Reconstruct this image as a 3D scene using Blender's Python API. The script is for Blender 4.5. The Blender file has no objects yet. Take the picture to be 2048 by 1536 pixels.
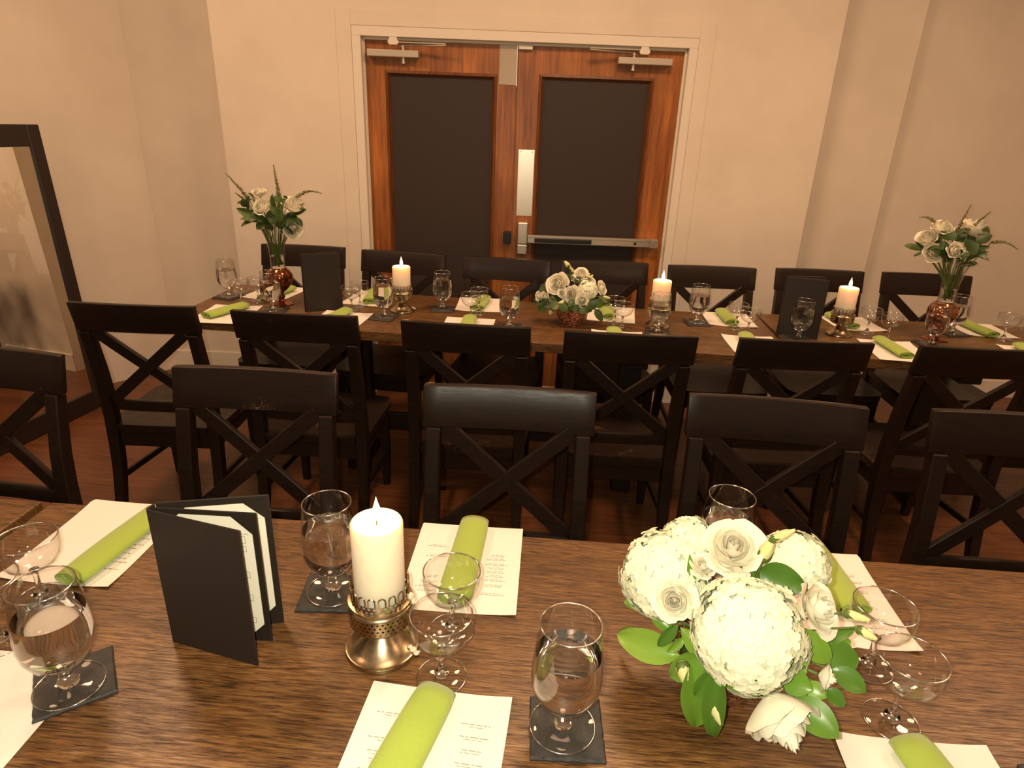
import bpy, bmesh, math, random
from mathutils import Vector, Matrix

random.seed(7)
SC = bpy.context.scene
COL = SC.collection
R = math.radians

# ------------------------------------------------------------------ camera
def make_camera():
    f, p, r, y, h = 1289.0, .383, .039, -.066, 1.575
    F = Vector((math.sin(y) * math.cos(p), math.cos(y) * math.cos(p), -math.sin(p)))
    right = Vector((math.cos(y), -math.sin(y), 0))
    up = right.cross(F)
    Rv = math.cos(r) * right + math.sin(r) * up
    Uv = -math.sin(r) * right + math.cos(r) * up
    cd = bpy.data.cameras.new('camera')
    cd.sensor_fit = 'HORIZONTAL'
    cd.sensor_width = 36.0
    cd.lens = f / 2048 * 36.0
    cd.clip_start = .01
    co = bpy.data.objects.new('camera', cd)
    COL.objects.link(co)
    m = Matrix((Rv, Uv, -F)).transposed().to_4x4()
    m.translation = (0, 0, h)
    co.matrix_world = m
    SC.camera = co
    return co, Rv, Uv, F
CAM, CR, CU, CF = make_camera()

# ------------------------------------------------------------------ world, lights, exposure
wd = bpy.data.worlds.new('world')
SC.world = wd
wd.use_nodes = True
wd.node_tree.nodes['Background'].inputs[0].default_value = (1.0, .62, .36, 1)
wd.node_tree.nodes['Background'].inputs[1].default_value = .12

def light(name, kind, loc, energy, color, **kw):
    ld = bpy.data.lights.new(name, kind)
    ld.energy = energy
    ld.color = color
    for k, v in kw.items():
        setattr(ld, k, v)
    lo = bpy.data.objects.new(name, ld)
    COL.objects.link(lo)
    lo.location = loc
    return lo
# the phone's flash, a hand's breadth from the lens
FLASH = light('phone_flash', 'POINT', Vector((0, 0, 1.575)) - CR * .035 + CU * .012, 50, (1.0, .93, .70), shadow_soft_size=.006)
# dimmed warm ceiling lamps of the dining room
for i, (lx, ly) in enumerate([(-1.9, .5), (.1, .5), (2.1, .5), (-1.7, 2.2), (.2, 2.2), (2.1, 2.2)]):
    light('ceiling_lamp', 'AREA', (lx, ly, 2.93), 8 if ly < 1 else 31, (1.0, .595, .345), shape='DISK', size=.5)

SC.view_settings.view_transform = 'Standard'
SC.view_settings.look = 'None'
SC.view_settings.exposure = 0.0
SC.view_settings.gamma = 1.0
SC.view_settings.use_curve_mapping = False
SC.cycles.use_denoising = True
SC.cycles.transparent_max_bounces = 32
SC.cycles.max_bounces = 10
SC.cycles.transmission_bounces = 10
SC.cycles.sample_clamp_indirect = 6.0

# ------------------------------------------------------------------ materials
def nmat(name):
    m = bpy.data.materials.new(name)
    m.use_nodes = True
    nt = m.node_tree
    return m, nt, nt.nodes['Principled BSDF']
def node(nt, t, **kw):
    n = nt.nodes.new(t)
    for k, v in kw.items():
        if k.startswith('i_'):
            n.inputs[k[2:].replace('_', ' ')].default_value = v
        else:
            setattr(n, k, v)
    return n
def ramp(nt, src, stops, interp='LINEAR'):
    r = nt.nodes.new('ShaderNodeValToRGB')
    r.color_ramp.interpolation = interp
    el = r.color_ramp.elements
    while len(el) < len(stops):
        el.new(.5)
    for e, (p, c) in zip(el, stops):
        e.position = p
        e.color = (*c, 1) if len(c) == 3 else c
    nt.links.new(src, r.inputs[0])
    return r
def coords(nt, scale=(1, 1, 1), kind='Object', rot=(0, 0, 0)):
    tc = nt.nodes.new('ShaderNodeTexCoord')
    mp = nt.nodes.new('ShaderNodeMapping')
    mp.inputs['Scale'].default_value = scale
    mp.inputs['Rotation'].default_value = rot
    nt.links.new(tc.outputs[kind], mp.inputs[0])
    return mp.outputs[0]
def noise(nt, vec, scale, detail=4, rough=.6, dist=0.0):
    n = nt.nodes.new('ShaderNodeTexNoise')
    n.inputs['Scale'].default_value = scale
    n.inputs['Detail'].default_value = detail
    n.inputs['Roughness'].default_value = rough
    n.inputs['Distortion'].default_value = dist
    if vec is not None:
        nt.links.new(vec, n.inputs['Vector'])
    return n.outputs['Fac']
def bump(nt, bsdf, h, strength=.2, dist=.002):
    b = nt.nodes.new('ShaderNodeBump')
    b.inputs['Strength'].default_value = strength
    b.inputs['Distance'].default_value = dist
    nt.links.new(h, b.inputs['Height'])
    nt.links.new(b.outputs[0], bsdf.inputs['Normal'])
    return b
def mixc(nt, fac, a, b):
    m = nt.nodes.new('ShaderNodeMix')
    m.data_type = 'RGBA'
    for sock, v in ((m.inputs[0], fac), (m.inputs[6], a), (m.inputs[7], b)):
        if hasattr(v, 'is_output'):
            nt.links.new(v, sock)
        else:
            sock.default_value = v if isinstance(v, float) else (*v, 1)
    return m.outputs[2]

M = {}
def simple(name, col, rough=.5, metal=0.0, spec=.5, **kw):
    m, nt, b = nmat(name)
    b.inputs['Base Color'].default_value = (*col, 1)
    b.inputs['Roughness'].default_value = rough
    b.inputs['Metallic'].default_value = metal
    b.inputs['Specular IOR Level'].default_value = spec
    for k, v in kw.items():
        b.inputs[k.replace('_', ' ')].default_value = v
    M[name] = m
    return m, nt, b

def build_materials():
    # painted plaster wall
    m, nt, b = simple('wall_paint', (.74, .66, .55), .75, spec=.2)
    v = coords(nt)
    n1 = noise(nt, v, 2.2, 3)
    c = ramp(nt, n1, [(.3, (.70, .62, .52)), (.7, (.78, .70, .59))])
    nt.links.new(c.outputs[0], b.inputs['Base Color'])
    n2 = noise(nt, v, 9, 6, .7, .6)
    bump(nt, b, n2, .35, .006)
    simple('trim_paint', (.76, .70, .60), .5, spec=.3)
    # ceiling
    simple('ceiling_paint', (.6, .54, .46), .9)
    # floor: stained planks
    m, nt, b = simple('floor_wood', (.08, .03, .015), .38)
    v = coords(nt)
    br = nt.nodes.new('ShaderNodeTexBrick')
    br.inputs['Scale'].default_value = 1.0
    br.inputs['Brick Width'].default_value = 1.3
    br.inputs['Row Height'].default_value = .082
    br.inputs['Mortar Size'].default_value = .0012
    br.inputs['Color1'].default_value = (.35, .35, .35, 1)
    br.inputs['Color2'].default_value = (.75, .75, .75, 1)
    br.inputs['Mortar'].default_value = (0, 0, 0, 1)
    nt.links.new(v, br.inputs['Vector'])
    vs = coords(nt, (1.5, 22, 1))
    g = noise(nt, vs, 3.0, 6, .65, .8)
    gc = ramp(nt, g, [(.25, (.10, .034, .013)), (.55, (.21, .076, .029)), (.8, (.32, .125, .05))])
    out = nt.nodes.new('ShaderNodeMix')
    out.data_type = 'RGBA'
    out.blend_type = 'MULTIPLY'
    out.inputs[0].default_value = .55
    nt.links.new(gc.outputs[0], out.inputs[6])
    nt.links.new(br.outputs['Color'], out.inputs[7])
    nt.links.new(out.outputs[2], b.inputs['Base Color'])
    bump(nt, b, br.outputs['Fac'], -.2, .001)
    # table: dark oak with open grain along X
    m, nt, b = simple('table_wood', (.06, .03, .015), .3)
    v1 = coords(nt, (9, 150, 150))
    g1 = noise(nt, v1, 2.6, 6, .68, .35)
    v2 = coords(nt, (.8, 9, 9))
    g2 = noise(nt, v2, 2.0, 3, .5, .4)
    c1 = ramp(nt, g1, [(.37, (.026, .011, .004)), (.46, (.110, .052, .018)), (.57, (.205, .106, .037)), (.72, (.33, .185, .072))])
    c2 = ramp(nt, g2, [(.3, (.62, .56, .5)), (.7, (1.08, 1.02, .95))])
    mm = nt.nodes.new('ShaderNodeMix')
    mm.data_type = 'RGBA'
    mm.blend_type = 'MULTIPLY'
    mm.inputs[0].default_value = .8
    nt.links.new(c1.outputs[0], mm.inputs[6])
    nt.links.new(c2.outputs[0], mm.inputs[7])
    nt.links.new(mm.outputs[2], b.inputs['Base Color'])
    rr = ramp(nt, g1, [(.3, (.5, .5, .5)), (.65, (.27, .27, .27))])
    nt.links.new(rr.outputs[0], b.inputs['Roughness'])
    bump(nt, b, g1, .35, .0007)
    # chair: near-black stained wood, worn
    for nm in ('chair_wood', 'seat_wood'):
        m, nt, b = simple(nm, (.012, .008, .006), .32, spec=.3)
        v = coords(nt)
        oi = nt.nodes.new('ShaderNodeObjectInfo')
        ad = nt.nodes.new('ShaderNodeVectorMath')
        ad.operation = 'ADD'
        nt.links.new(v, ad.inputs[0])
        nt.links.new(oi.outputs['Random'], ad.inputs[1])
        vv = ad.outputs[0]
        mp = nt.nodes.new('ShaderNodeMapping')
        mp.inputs['Scale'].default_value = (6, 40, 40)
        nt.links.new(vv, mp.inputs[0])
        g = noise(nt, mp.outputs[0], 3.0, 6, .7)
        base = ramp(nt, g, [(.3, (.008, .005, .004)), (.7, (.024, .0125, .008))])
        w1 = noise(nt, vv, 70, 5, .8, 2.5)
        w2 = noise(nt, vv, 7, 2, .5)
        mul = nt.nodes.new('ShaderNodeMath')
        mul.operation = 'MULTIPLY'
        nt.links.new(w1, mul.inputs[0])
        nt.links.new(w2, mul.inputs[1])
        lo = .43 if nm == 'chair_wood' else .36
        wr = ramp(nt, mul.outputs[0], [(lo, (0, 0, 0)), (lo + .03, (1, 1, 1))])
        cc = mixc(nt, wr.outputs[0], base.outputs[0], (.16, .10, .055))
        nt.links.new(cc, b.inputs['Base Color'])
        rr = ramp(nt, g, [(.3, (.44, .44, .44)), (.7, (.30, .30, .30))])
        nt.links.new(rr.outputs[0], b.inputs['Roughness'])
        bump(nt, b, g, .25, .0006)
    # varnished door
    m, nt, b = simple('door_wood', (.30, .11, .03), .42)
    v1 = coords(nt, (28, 28, 1.6))
    g1 = noise(nt, v1, 2.0, 6, .62, .4)
    v2 = coords(nt, (3, 3, .8))
    g2 = noise(nt, v2, 2.2, 3, .5)
    c1 = ramp(nt, g1, [(.28, (.20, .058, .009)), (.5, (.36, .122, .023)), (.75, (.50, .195, .042))])
    c2 = ramp(nt, g2, [(.3, (.50, .44, .40)), (.7, (1.15, 1.15, 1.15))])
    mm = nt.nodes.new('ShaderNodeMix')
    mm.data_type = 'RGBA'
    mm.blend_type = 'MULTIPLY'
    mm.inputs[0].default_value = 1
    nt.links.new(c1.outputs[0], mm.inputs[6])
    nt.links.new(c2.outputs[0], mm.inputs[7])
    nt.links.new(mm.outputs[2], b.inputs['Base Color'])
    m, nt, b = simple('door_moulding', (.14, .045, .014), .35)
    v1 = coords(nt, (30, 30, 3))
    g1 = noise(nt, v1, 2.0, 6, .62, .4)
    c1 = ramp(nt, g1, [(.3, (.09, .028, .008)), (.7, (.2, .07, .02))])
    nt.links.new(c1.outputs[0], b.inputs['Base Color'])
    m, nt, b = simple('door_panel', (.040, .027, .022), .55, spec=.3)
    g = noise(nt, coords(nt), 420, 2)
    bump(nt, b, g, .2, .0006)
    # metals
    m, nt, b = simple('brushed_steel', (.74, .66, .56), .34, .9)
    g = noise(nt, coords(nt, (90, 90, 3)), 4, 3)
    bump(nt, b, g, .08, .0004)
    simple('closer_paint', (.52, .46, .38), .4, .35)
    simple('worn_steel', (.36, .28, .20), .42, .6)
    simple('glass_edge', (1, 1, 1), .06)
    simple('black_plastic', (.012, .010, .009), .4)
    simple('pale_brass', (.55, .42, .26), .35, .6)
    m, nt, b = simple('pewter', (.50, .39, .25), .26, 1.0)
    g = noise(nt, coords(nt), 60, 4)
    c = ramp(nt, g, [(.3, (.30, .22, .13)), (.65, (.56, .45, .30))])
    nt.links.new(c.outputs[0], b.inputs['Base Color'])
    m, nt, b = simple('copper_glass', (.55, .20, .10), .12, .85)
    g = noise(nt, coords(nt), 45, 3)
    c = ramp(nt, g, [(.35, (.16, .04, .016)), (.7, (.50, .18, .09))])
    nt.links.new(c.outputs[0], b.inputs['Base Color'])
    m, nt, b = simple('copper_mosaic', (.5, .2, .12), .18, .8)
    vo = nt.nodes.new('ShaderNodeTexVoronoi')
    vo.inputs['Scale'].default_value = 150
    nt.links.new(coords(nt), vo.inputs['Vector'])
    c = ramp(nt, vo.outputs['Color'], [(.2, (.20, .06, .035)), (.55, (.55, .24, .16)), (.9, (.85, .55, .42))])
    nt.links.new(c.outputs[0], b.inputs['Base Color'])
    bump(nt, b, vo.outputs['Distance'], .9, .004)
    # mirror silver
    simple('mirror_silver', (.93, .91, .87), .0, 1.0)
    simple('mirror_frame', (.020, .012, .009), .45)
    # thin glass: lets light through, reflects by angle
    m = bpy.data.materials.new('thin_glass')
    m.use_nodes = True
    nt = m.node_tree
    nt.nodes.clear()
    o = nt.nodes.new('ShaderNodeOutputMaterial')
    mx = nt.nodes.new('ShaderNodeMixShader')
    tr = nt.nodes.new('ShaderNodeBsdfTransparent')
    gl = nt.nodes.new('ShaderNodeBsdfGlossy')
    gl.inputs['Roughness'].default_value = .045
    lw = nt.nodes.new('ShaderNodeLayerWeight')
    lw.inputs['Blend'].default_value = .5
    fc = ramp(nt, lw.outputs['Facing'], [(0, (.045, .045, .045)), (.5, (.07, .07, .07)), (.78, (.22, .22, .22)), (.92, (.55, .55, .55)), (1, (.9, .9, .9))])
    tc = ramp(nt, lw.outputs['Facing'], [(0, (.995, .995, .993)), (.8, (.985, .985, .98)), (.95, (.9, .9, .88)), (1, (.7, .69, .67))])
    nt.links.new(tc.outputs[0], tr.inputs[0])
    nt.links.new(fc.outputs[0], mx.inputs[0])
    nt.links.new(tr.outputs[0], mx.inputs[1])
    nt.links.new(gl.outputs[0], mx.inputs[2])
    nt.links.new(mx.outputs[0], o.inputs[0])
    M['thin_glass'] = m
    b = M['glass_edge'].node_tree
    b.nodes.clear()
    o, mx, tr, gl = (b.nodes.new(k) for k in ('ShaderNodeOutputMaterial', 'ShaderNodeMixShader', 'ShaderNodeBsdfTransparent', 'ShaderNodeBsdfGlossy'))
    gl.inputs['Roughness'].default_value = .12
    mx.inputs[0].default_value = .6
    b.links.new(tr.outputs[0], mx.inputs[1])
    b.links.new(gl.outputs[0], mx.inputs[2])
    b.links.new(mx.outputs[0], o.inputs[0])
    for nm, ior, col in (('solid_glass', 1.47, (1, 1, 1)), ('water', 1.33, (.99, .99, .985))):
        m, nt, b = simple(nm, col, 0.0)
        b.inputs['Transmission Weight'].default_value = 1
        b.inputs['IOR'].default_value = ior
    # wax and flame
    m, nt, b = simple('wax', (.93, .83, .66), .45, spec=.3)
    b.inputs['Subsurface Weight'].default_value = .9
    b.inputs['Subsurface Radius'].default_value = (1, .45, .16)
    b.inputs['Subsurface Scale'].default_value = .035
    simple('wax_drip', (.80, .70, .54), .5)
    simple('wick', (.02, .015, .01), .9)
    m = bpy.data.materials.new('flame')
    m.use_nodes = True
    nt = m.node_tree
    nt.nodes.clear()
    o = nt.nodes.new('ShaderNodeOutputMaterial')
    a = nt.nodes.new('ShaderNodeAddShader')
    e = nt.nodes.new('ShaderNodeEmission')
    t = nt.nodes.new('ShaderNodeBsdfTransparent')
    e.inputs[0].default_value = (1.0, .58, .20, 1)
    e.inputs[1].default_value = 9
    nt.links.new(e.outputs[0], a.inputs[0])
    nt.links.new(t.outputs[0], a.inputs[1])
    nt.links.new(a.outputs[0], o.inputs[0])
    M['flame'] = m
    # soft goods
    m, nt, b = simple('napkin_green', (.36, .45, .065), .9, spec=.1)
    b.inputs['Sheen Weight'].default_value = .3
    g = noise(nt, coords(nt), 420, 2)
    c = ramp(nt, g, [(.3, (.335, .455, .075)), (.7, (.375, .495, .09))])
    nt.links.new(c.outputs[0], b.inputs['Base Color'])
    bump(nt, b, g, .15, .0005)
    simple('paper', (.86, .83, .76), .8, spec=.15)
    simple('menu_page', (.95, .90, .76), .7, spec=.2)
    simple('ink', (.12, .09, .07), .8)
    simple('ink_pale', (.38, .33, .27), .8)
    m, nt, b = simple('slate', (.030, .029, .028), .6)
    g = noise(nt, coords(nt, (1, 1, 1)), 38, 6, .7)
    c = ramp(nt, g, [(.3, (.020, .019, .019)), (.75, (.055, .052, .050))])
    nt.links.new(c.outputs[0], b.inputs['Base Color'])
    bump(nt, b, g, .7, .004)
    m, nt, b = simple('folder_vinyl', (.024, .017, .013), .5, spec=.35)
    g = noise(nt, coords(nt), 600, 2)
    bump(nt, b, g, .25, .0005)
    # plants
    m, nt, b = simple('petal', (.88, .84, .68), .6, spec=.2)
    b.inputs['Subsurface Weight'].default_value = .15
    b.inputs['Subsurface Radius'].default_value = (.01, .008, .004)
    b.inputs['Subsurface Scale'].default_value = .5
    simple('petal_hydrangea', (.88, .89, .68), .6, spec=.2)
    simple('petal_bud', (.72, .72, .34), .6, spec=.2)
    m, nt, b = simple('leaf', (.08, .17, .022), .32)
    oi = nt.nodes.new('ShaderNodeObjectInfo')
    c = ramp(nt, oi.outputs['Random'], [(0, (.07, .17, .02)), (.5, (.15, .29, .03)), (1, (.23, .38, .045))])
    nt.links.new(c.outputs[0], b.inputs['Base Color'])
    m, nt, b = simple('leaf_dark', (.03, .06, .015), .4)
    oi = nt.nodes.new('ShaderNodeObjectInfo')
    c = ramp(nt, oi.outputs['Random'], [(0, (.022, .048, .010)), (1, (.075, .125, .022))])
    nt.links.new(c.outputs[0], b.inputs['Base Color'])
    simple('stem', (.10, .15, .03), .5)
    simple('spike', (.20, .19, .07), .7)
build_materials()

# ------------------------------------------------------------------ helpers
def link(o, parent=None):
    COL.objects.link(o)
    if parent is not None:
        o.parent = parent
    return o
def from_bm(name, bm, mat, parent=None, smooth=False, angle=None):
    me = bpy.data.meshes.new(name)
    bmesh.ops.recalc_face_normals(bm, faces=bm.faces)
    bm.to_mesh(me)
    bm.free()
    for mm in (mat if isinstance(mat, (list, tuple)) else [mat]):
        me.materials.append(M[mm])
    if smooth:
        me.polygons.foreach_set('use_smooth', [True] * len(me.polygons))
        if angle:
            me.set_sharp_from_angle(angle=R(angle))
    return link(bpy.data.objects.new(name, me), parent)
def pyd(name, vs, fs, mat, parent=None, smooth=False, recalc=True):
    bm = bmesh.new()
    bv = [bm.verts.new(v) for v in vs]
    for f in fs:
        try:
            bm.faces.new([bv[i] for i in f])
        except ValueError:
            pass
    if not recalc:
        me = bpy.data.meshes.new(name)
        bm.to_mesh(me)
        bm.free()
        for mm in (mat if isinstance(mat, (list, tuple)) else [mat]):
            me.materials.append(M[mm])
        if smooth:
            me.polygons.foreach_set('use_smooth', [True] * len(me.polygons))
        return link(bpy.data.objects.new(name, me), parent)
    return from_bm(name, bm, mat, parent, smooth)
def box_bm(bm, x0, x1, y0, y1, z0, z1, bev=0.0, seg=1):
    r = bmesh.ops.create_cube(bm, size=1.0)
    vs = r['verts']
    for v in vs:
        v.co = Vector((x0 + (v.co.x + .5) * (x1 - x0), y0 + (v.co.y + .5) * (y1 - y0), z0 + (v.co.z + .5) * (z1 - z0)))
    if bev > 0:
        es = list({e for v in vs for e in v.link_edges})
        bmesh.ops.bevel(bm, geom=es, offset=bev, segments=seg, affect='EDGES', profile=.5)
    return vs
def box(name, x0, x1, y0, y1, z0, z1, mat, parent=None, bev=0.0, seg=1):
    bm = bmesh.new()
    box_bm(bm, x0, x1, y0, y1, z0, z1, bev, seg)
    return from_bm(name, bm, mat, parent)
def lathe_bm(bm, prof, seg=32, closed=False):
    rings = []
    for (r, z) in prof:
        if r < 1e-6:
            rings.append([bm.verts.new((0, 0, z))])
        else:
            rings.append([bm.verts.new((r * math.cos(2 * math.pi * k / seg), r * math.sin(2 * math.pi * k / seg), z)) for k in range(seg)])
    n = len(rings)
    for i in range(n if closed else n - 1):
        a, b = rings[i], rings[(i + 1) % n]
        for k in range(seg):
            k2 = (k + 1) % seg
            if len(a) == 1 and len(b) == 1:
                continue
            if len(a) == 1:
                bm.faces.new((a[0], b[k], b[k2]))
            elif len(b) == 1:
                bm.faces.new((a[k], b[0], a[k2]))
            else:
                bm.faces.new((a[k], b[k], b[k2], a[k2]))
def lathe(name, prof, mat, parent=None, seg=32, closed=False, smooth=True, angle=40):
    bm = bmesh.new()
    lathe_bm(bm, prof, seg, closed)
    return from_bm(name, bm, mat, parent, smooth, angle)
def sweep_bm(bm, path, side, w, t, taper=None):
    """rectangular bar along path; side = vector (or list) of the w direction; t = other thickness"""
    n = len(path)
    rings = []
    for i, p in enumerate(path):
        p = Vector(p)
        tg = (Vector(path[min(i + 1, n - 1)]) - Vector(path[max(i - 1, 0)])).normalized()
        s = Vector(side[i] if isinstance(side, list) else side)
        s = (s - tg * s.dot(tg)).normalized()
        u = tg.cross(s)
        ww, tt = (w, t) if taper is None else (w * taper[i], t * taper[i])
        rings.append([bm.verts.new(p + s * a * ww / 2 + u * b * tt / 2) for a, b in ((-1, -1), (1, -1), (1, 1), (-1, 1))])
    for a, b in zip(rings, rings[1:]):
        for k in range(4):
            bm.faces.new((a[k], a[(k + 1) % 4], b[(k + 1) % 4], b[k]))
    bm.faces.new(rings[0][::-1])
    bm.faces.new(rings[-1])
def sweep(name, path, side, w, t, mat, parent=None, taper=None, bev=.0025):
    bm = bmesh.new()
    sweep_bm(bm, path, side, w, t, taper)
    if bev:
        bmesh.ops.recalc_face_normals(bm, faces=bm.faces)
        es = [e for e in bm.edges if len(e.link_faces) == 2 and e.calc_face_angle(0) > R(50)]
        bmesh.ops.bevel(bm, geom=es, offset=bev, segments=1, affect='EDGES', profile=.5)
    return from_bm(name, bm, mat, parent)
def tube_bm(bm, path, r0, r1=None, seg=6):
    n = len(path)
    r1 = r0 if r1 is None else r1
    rings = []
    for i, p in enumerate(path):
        p = Vector(p)
        tg = (Vector(path[min(i + 1, n - 1)]) - Vector(path[max(i - 1, 0)])).normalized()
        s = tg.cross(Vector((.31, .92, .23))).normalized()
        u = tg.cross(s)
        r = r0 + (r1 - r0) * i / max(n - 1, 1)
        rings.append([bm.verts.new(p + (s * math.cos(2 * math.pi * k / seg) + u * math.sin(2 * math.pi * k / seg)) * r) for k in range(seg)])
    for a, b in zip(rings, rings[1:]):
        for k in range(seg):
            bm.faces.new((a[k], a[(k + 1) % seg], b[(k + 1) % seg], b[k]))
    bm.faces.new(rings[0][::-1])
    bm.faces.new(rings[-1])
def tube(name, path, r0, mat, parent=None, r1=None, seg=6):
    bm = bmesh.new()
    tube_bm(bm, path, r0, r1, seg)
    return from_bm(name, bm, mat, parent, True)
def tag(o, label=None, cat=None, group=None, kind=None):
    if label:
        o['label'] = label
    if cat:
        o['category'] = cat
    if group:
        o['group'] = group
    if kind:
        o['kind'] = kind
    return o
def empty(name, loc=(0, 0, 0), rz=0.0):
    o = bpy.data.objects.new(name, None)
    o.empty_display_size = .05
    COL.objects.link(o)
    o.location = loc
    o.rotation_euler = (0, 0, rz)
    return o
def copy_tree(o, parent=None):
    c = o.copy()
    COL.objects.link(c)
    c.parent = parent
    for ch in list(o.children):
        copy_tree(ch, c)
    return c
class Proto:
    """the first placement moves the built thing itself, later ones copy it"""
    def __init__(self, root):
        self.root, self.used = root, False
    def put(self, loc, rz=0.0, scale=1.0):
        o = copy_tree(self.root) if self.used else self.root
        self.used = True
        o.location = loc
        o.rotation_euler = (0, 0, rz)
        o.scale = (scale, scale, scale) if not isinstance(scale, tuple) else scale
        return o
def frame_mat(pos, yaxis, zhint):
    y = Vector(yaxis).normalized()
    z = Vector(zhint)
    z = (z - y * z.dot(y))
    if z.length < 1e-5:
        z = Vector((1, 0, 0)) - y * y.x
    z.normalize()
    x = y.cross(z)
    m = Matrix((x, y, z)).transposed().to_4x4()
    m.translation = pos
    return m

# ------------------------------------------------------------------ the room
WA = math.atan(.069)
WO = Vector((0, 3.707, 0))
CEIL = 3.0
def place_wall(o):
    o.location = WO
    o.rotation_euler = (0, 0, WA)
    return o
def wall_mesh(name, boxes, label, mat='wall_paint', onwall=True, bev=0.0):
    bm = bmesh.new()
    for b in boxes:
        box_bm(bm, *b, bev=bev)
    o = from_bm(name, bm, mat)
    tag(o, label, None, None, 'structure')
    if onwall:
        place_wall(o)
    return o
o = box('floor', -5, 5.2, -2.6, 5.2, -.1, 0, 'floor_wood')
tag(o, 'dark reddish brown wooden floor', kind='structure')
o = box('ceiling', -5, 5.2, -2.6, 5.2, CEIL, CEIL + .1, 'ceiling_paint')
tag(o, 'cream painted ceiling above the tables', kind='structure')
DL, DR, DT = -1.085, .593, 1.965       # door opening in the wall's own frame
wall_mesh('wall_back', [(-1.85, DL - .045, 0, .35, 0, CEIL), (DR + .045, 1.355, 0, .35, 0, CEIL), (DL - .045, DR + .045, 0, .35, DT + .045, CEIL)],
          'cream plastered wall around the wooden double door')
wall_mesh('wall_back_left', [(-2.9, -1.80, .285, .45, 0, CEIL)], 'cream plastered wall recess beside the left corner')
wall_mesh('wall_back_right', [(1.30, 1.86, .20, .4, 0, CEIL)], 'cream plastered wall strip recessed right of the door wall')
wall_mesh('wall_alcove_right', [(1.80, 4.9, .31, .5, 0, CEIL)], 'cream plastered wall set deepest at the right edge')
# angled left wall from the corner
cx, cy = -2.663, 3.811
dx, dy = -.585, -.811
def strip(name, a, b, thick, z0, z1, mat, label):
    a, b = Vector((*a, 0)), Vector((*b, 0))
    d = (b - a).normalized()
    nrm = Vector((d.y, -d.x, 0))
    bm = bmesh.new()
    vs = []
    for z in (z0, z1):
        for p in (a, b, b + nrm * thick, a + nrm * thick):
            vs.append(bm.verts.new((p.x, p.y, z)))
    for f in ((0, 1, 2, 3), (4, 5, 6, 7), (0, 1, 5, 4), (1, 2, 6, 5), (2, 3, 7, 6), (3, 0, 4, 7)):
        bm.faces.new([vs[i] for i in f])
    o = from_bm(name, bm, mat)
    tag(o, label, kind='structure')
    return o
L2 = (cx + dx * 2.2, cy + dy * 2.2)
strip('wall_left', (cx - dx * .12, cy - dy * .12), L2, -.15, 0, CEIL, 'wall_paint', 'cream plastered angled wall behind the leaning mirror')
strip('wall_left_side', L2, (L2[0] - .1, -2.55), -.15, 0, CEIL, 'wall_paint', 'cream plastered side wall at the far left, out of frame')
o = box('wall_right', 4.3, 4.45, -2.6, 4.7, 0, CEIL, 'wall_paint')
tag(o, 'cream plastered side wall beyond the right edge of the picture', kind='structure')
o = box('wall_front', -5, 5, -2.6, -2.45, 0, CEIL, 'wall_paint')
tag(o, 'cream plastered wall behind the photographer', kind='structure')
# baseboards
wall_mesh('baseboard_back', [(-1.85, DL - .06, -.014, 0, 0, .12), (DR + .06, 1.355, -.014, 0, 0, .12)], 'cream painted baseboard beside the double door', 'trim_paint', bev=.003)
wall_mesh('baseboard_back_left', [(-2.9, -1.85, .271, .285, 0, .125)], 'cream painted baseboard in the left wall recess', 'trim_paint', bev=.003)
wall_mesh('baseboard_right', [(1.355, 1.86, .186, .20, 0, .12), (1.86, 4.2, .296, .31, 0, .12)], 'cream painted baseboard along the stepped right wall', 'trim_paint', bev=.003)
strip('baseboard_left', (cx + .002, cy + .003), L2, .014, 0, .125, 'trim_paint', 'cream painted baseboard along the angled left wall')
# painted door frame: three boards with a stop
tr = place_wall(empty('trim_1'))
tag(tr, 'cream painted frame around the wooden double door', kind='structure')
for nm, b in (('jamb', (DL - .045, DL, -.006, .16, 0, DT)), ('jamb', (DR, DR + .045, -.006, .16, 0, DT)), ('head', (DL - .045, DR + .045, -.006, .16, DT, DT + .045)),
              ('door_stop', (DL, DL + .012, .03, .045, 0, DT)), ('door_stop', (DR - .012, DR, .03, .045, 0, DT)), ('door_stop', (DL, DR, .03, .045, DT - .012, DT)),
              ('casing', (DL - .125, DL - .047, -.004, 0, 0, DT + .12)), ('casing', (DR + .047, DR + .125, -.004, 0, 0, DT + .12)), ('casing', (DL - .047, DR + .047, -.004, 0, DT + .047, DT + .12))):
    box(nm, *b, 'trim_paint' if nm != 'casing' else 'wall_paint', tr, bev=.002)
# doors
def frame_ring(name, x0, x1, z0, z1, w, y0, y1, mat, parent):
    """mitred ring of moulding with a sloping face: outer edge at y0, inner at y1"""
    o4 = [(x0, z0), (x1, z0), (x1, z1), (x0, z1)]
    i4 = [(x0 + w, z0 + w), (x1 - w, z0 + w), (x1 - w, z1 - w), (x0 + w, z1 - w)]
    m4 = [(x0 + w * .55, z0 + w * .55), (x1 - w * .55, z0 + w * .55), (x1 - w * .55, z1 - w * .55), (x0 + w * .55, z1 - w * .55)]
    ym = y0 - .006
    vs = [(x, y0, z) for x, z in o4] + [(x, ym, z) for x, z in m4] + [(x, y1, z) for x, z in i4] + [(x, y1 + .01, z) for x, z in o4]
    fs = []
    for a in (0, 4, 8):
        b = a + 4
        for k in range(4):
            k2 = (k + 1) % 4
            fs.append((a + k, a + k2, b % 16 + k2, b % 16 + k))
    for k in range(4):
        fs.append((12 + k, 12 + (k + 1) % 4, (k + 1) % 4, k))
    return pyd(name, vs, fs, mat, parent)
YF = .045                                   # door face behind the wall plane
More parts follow.
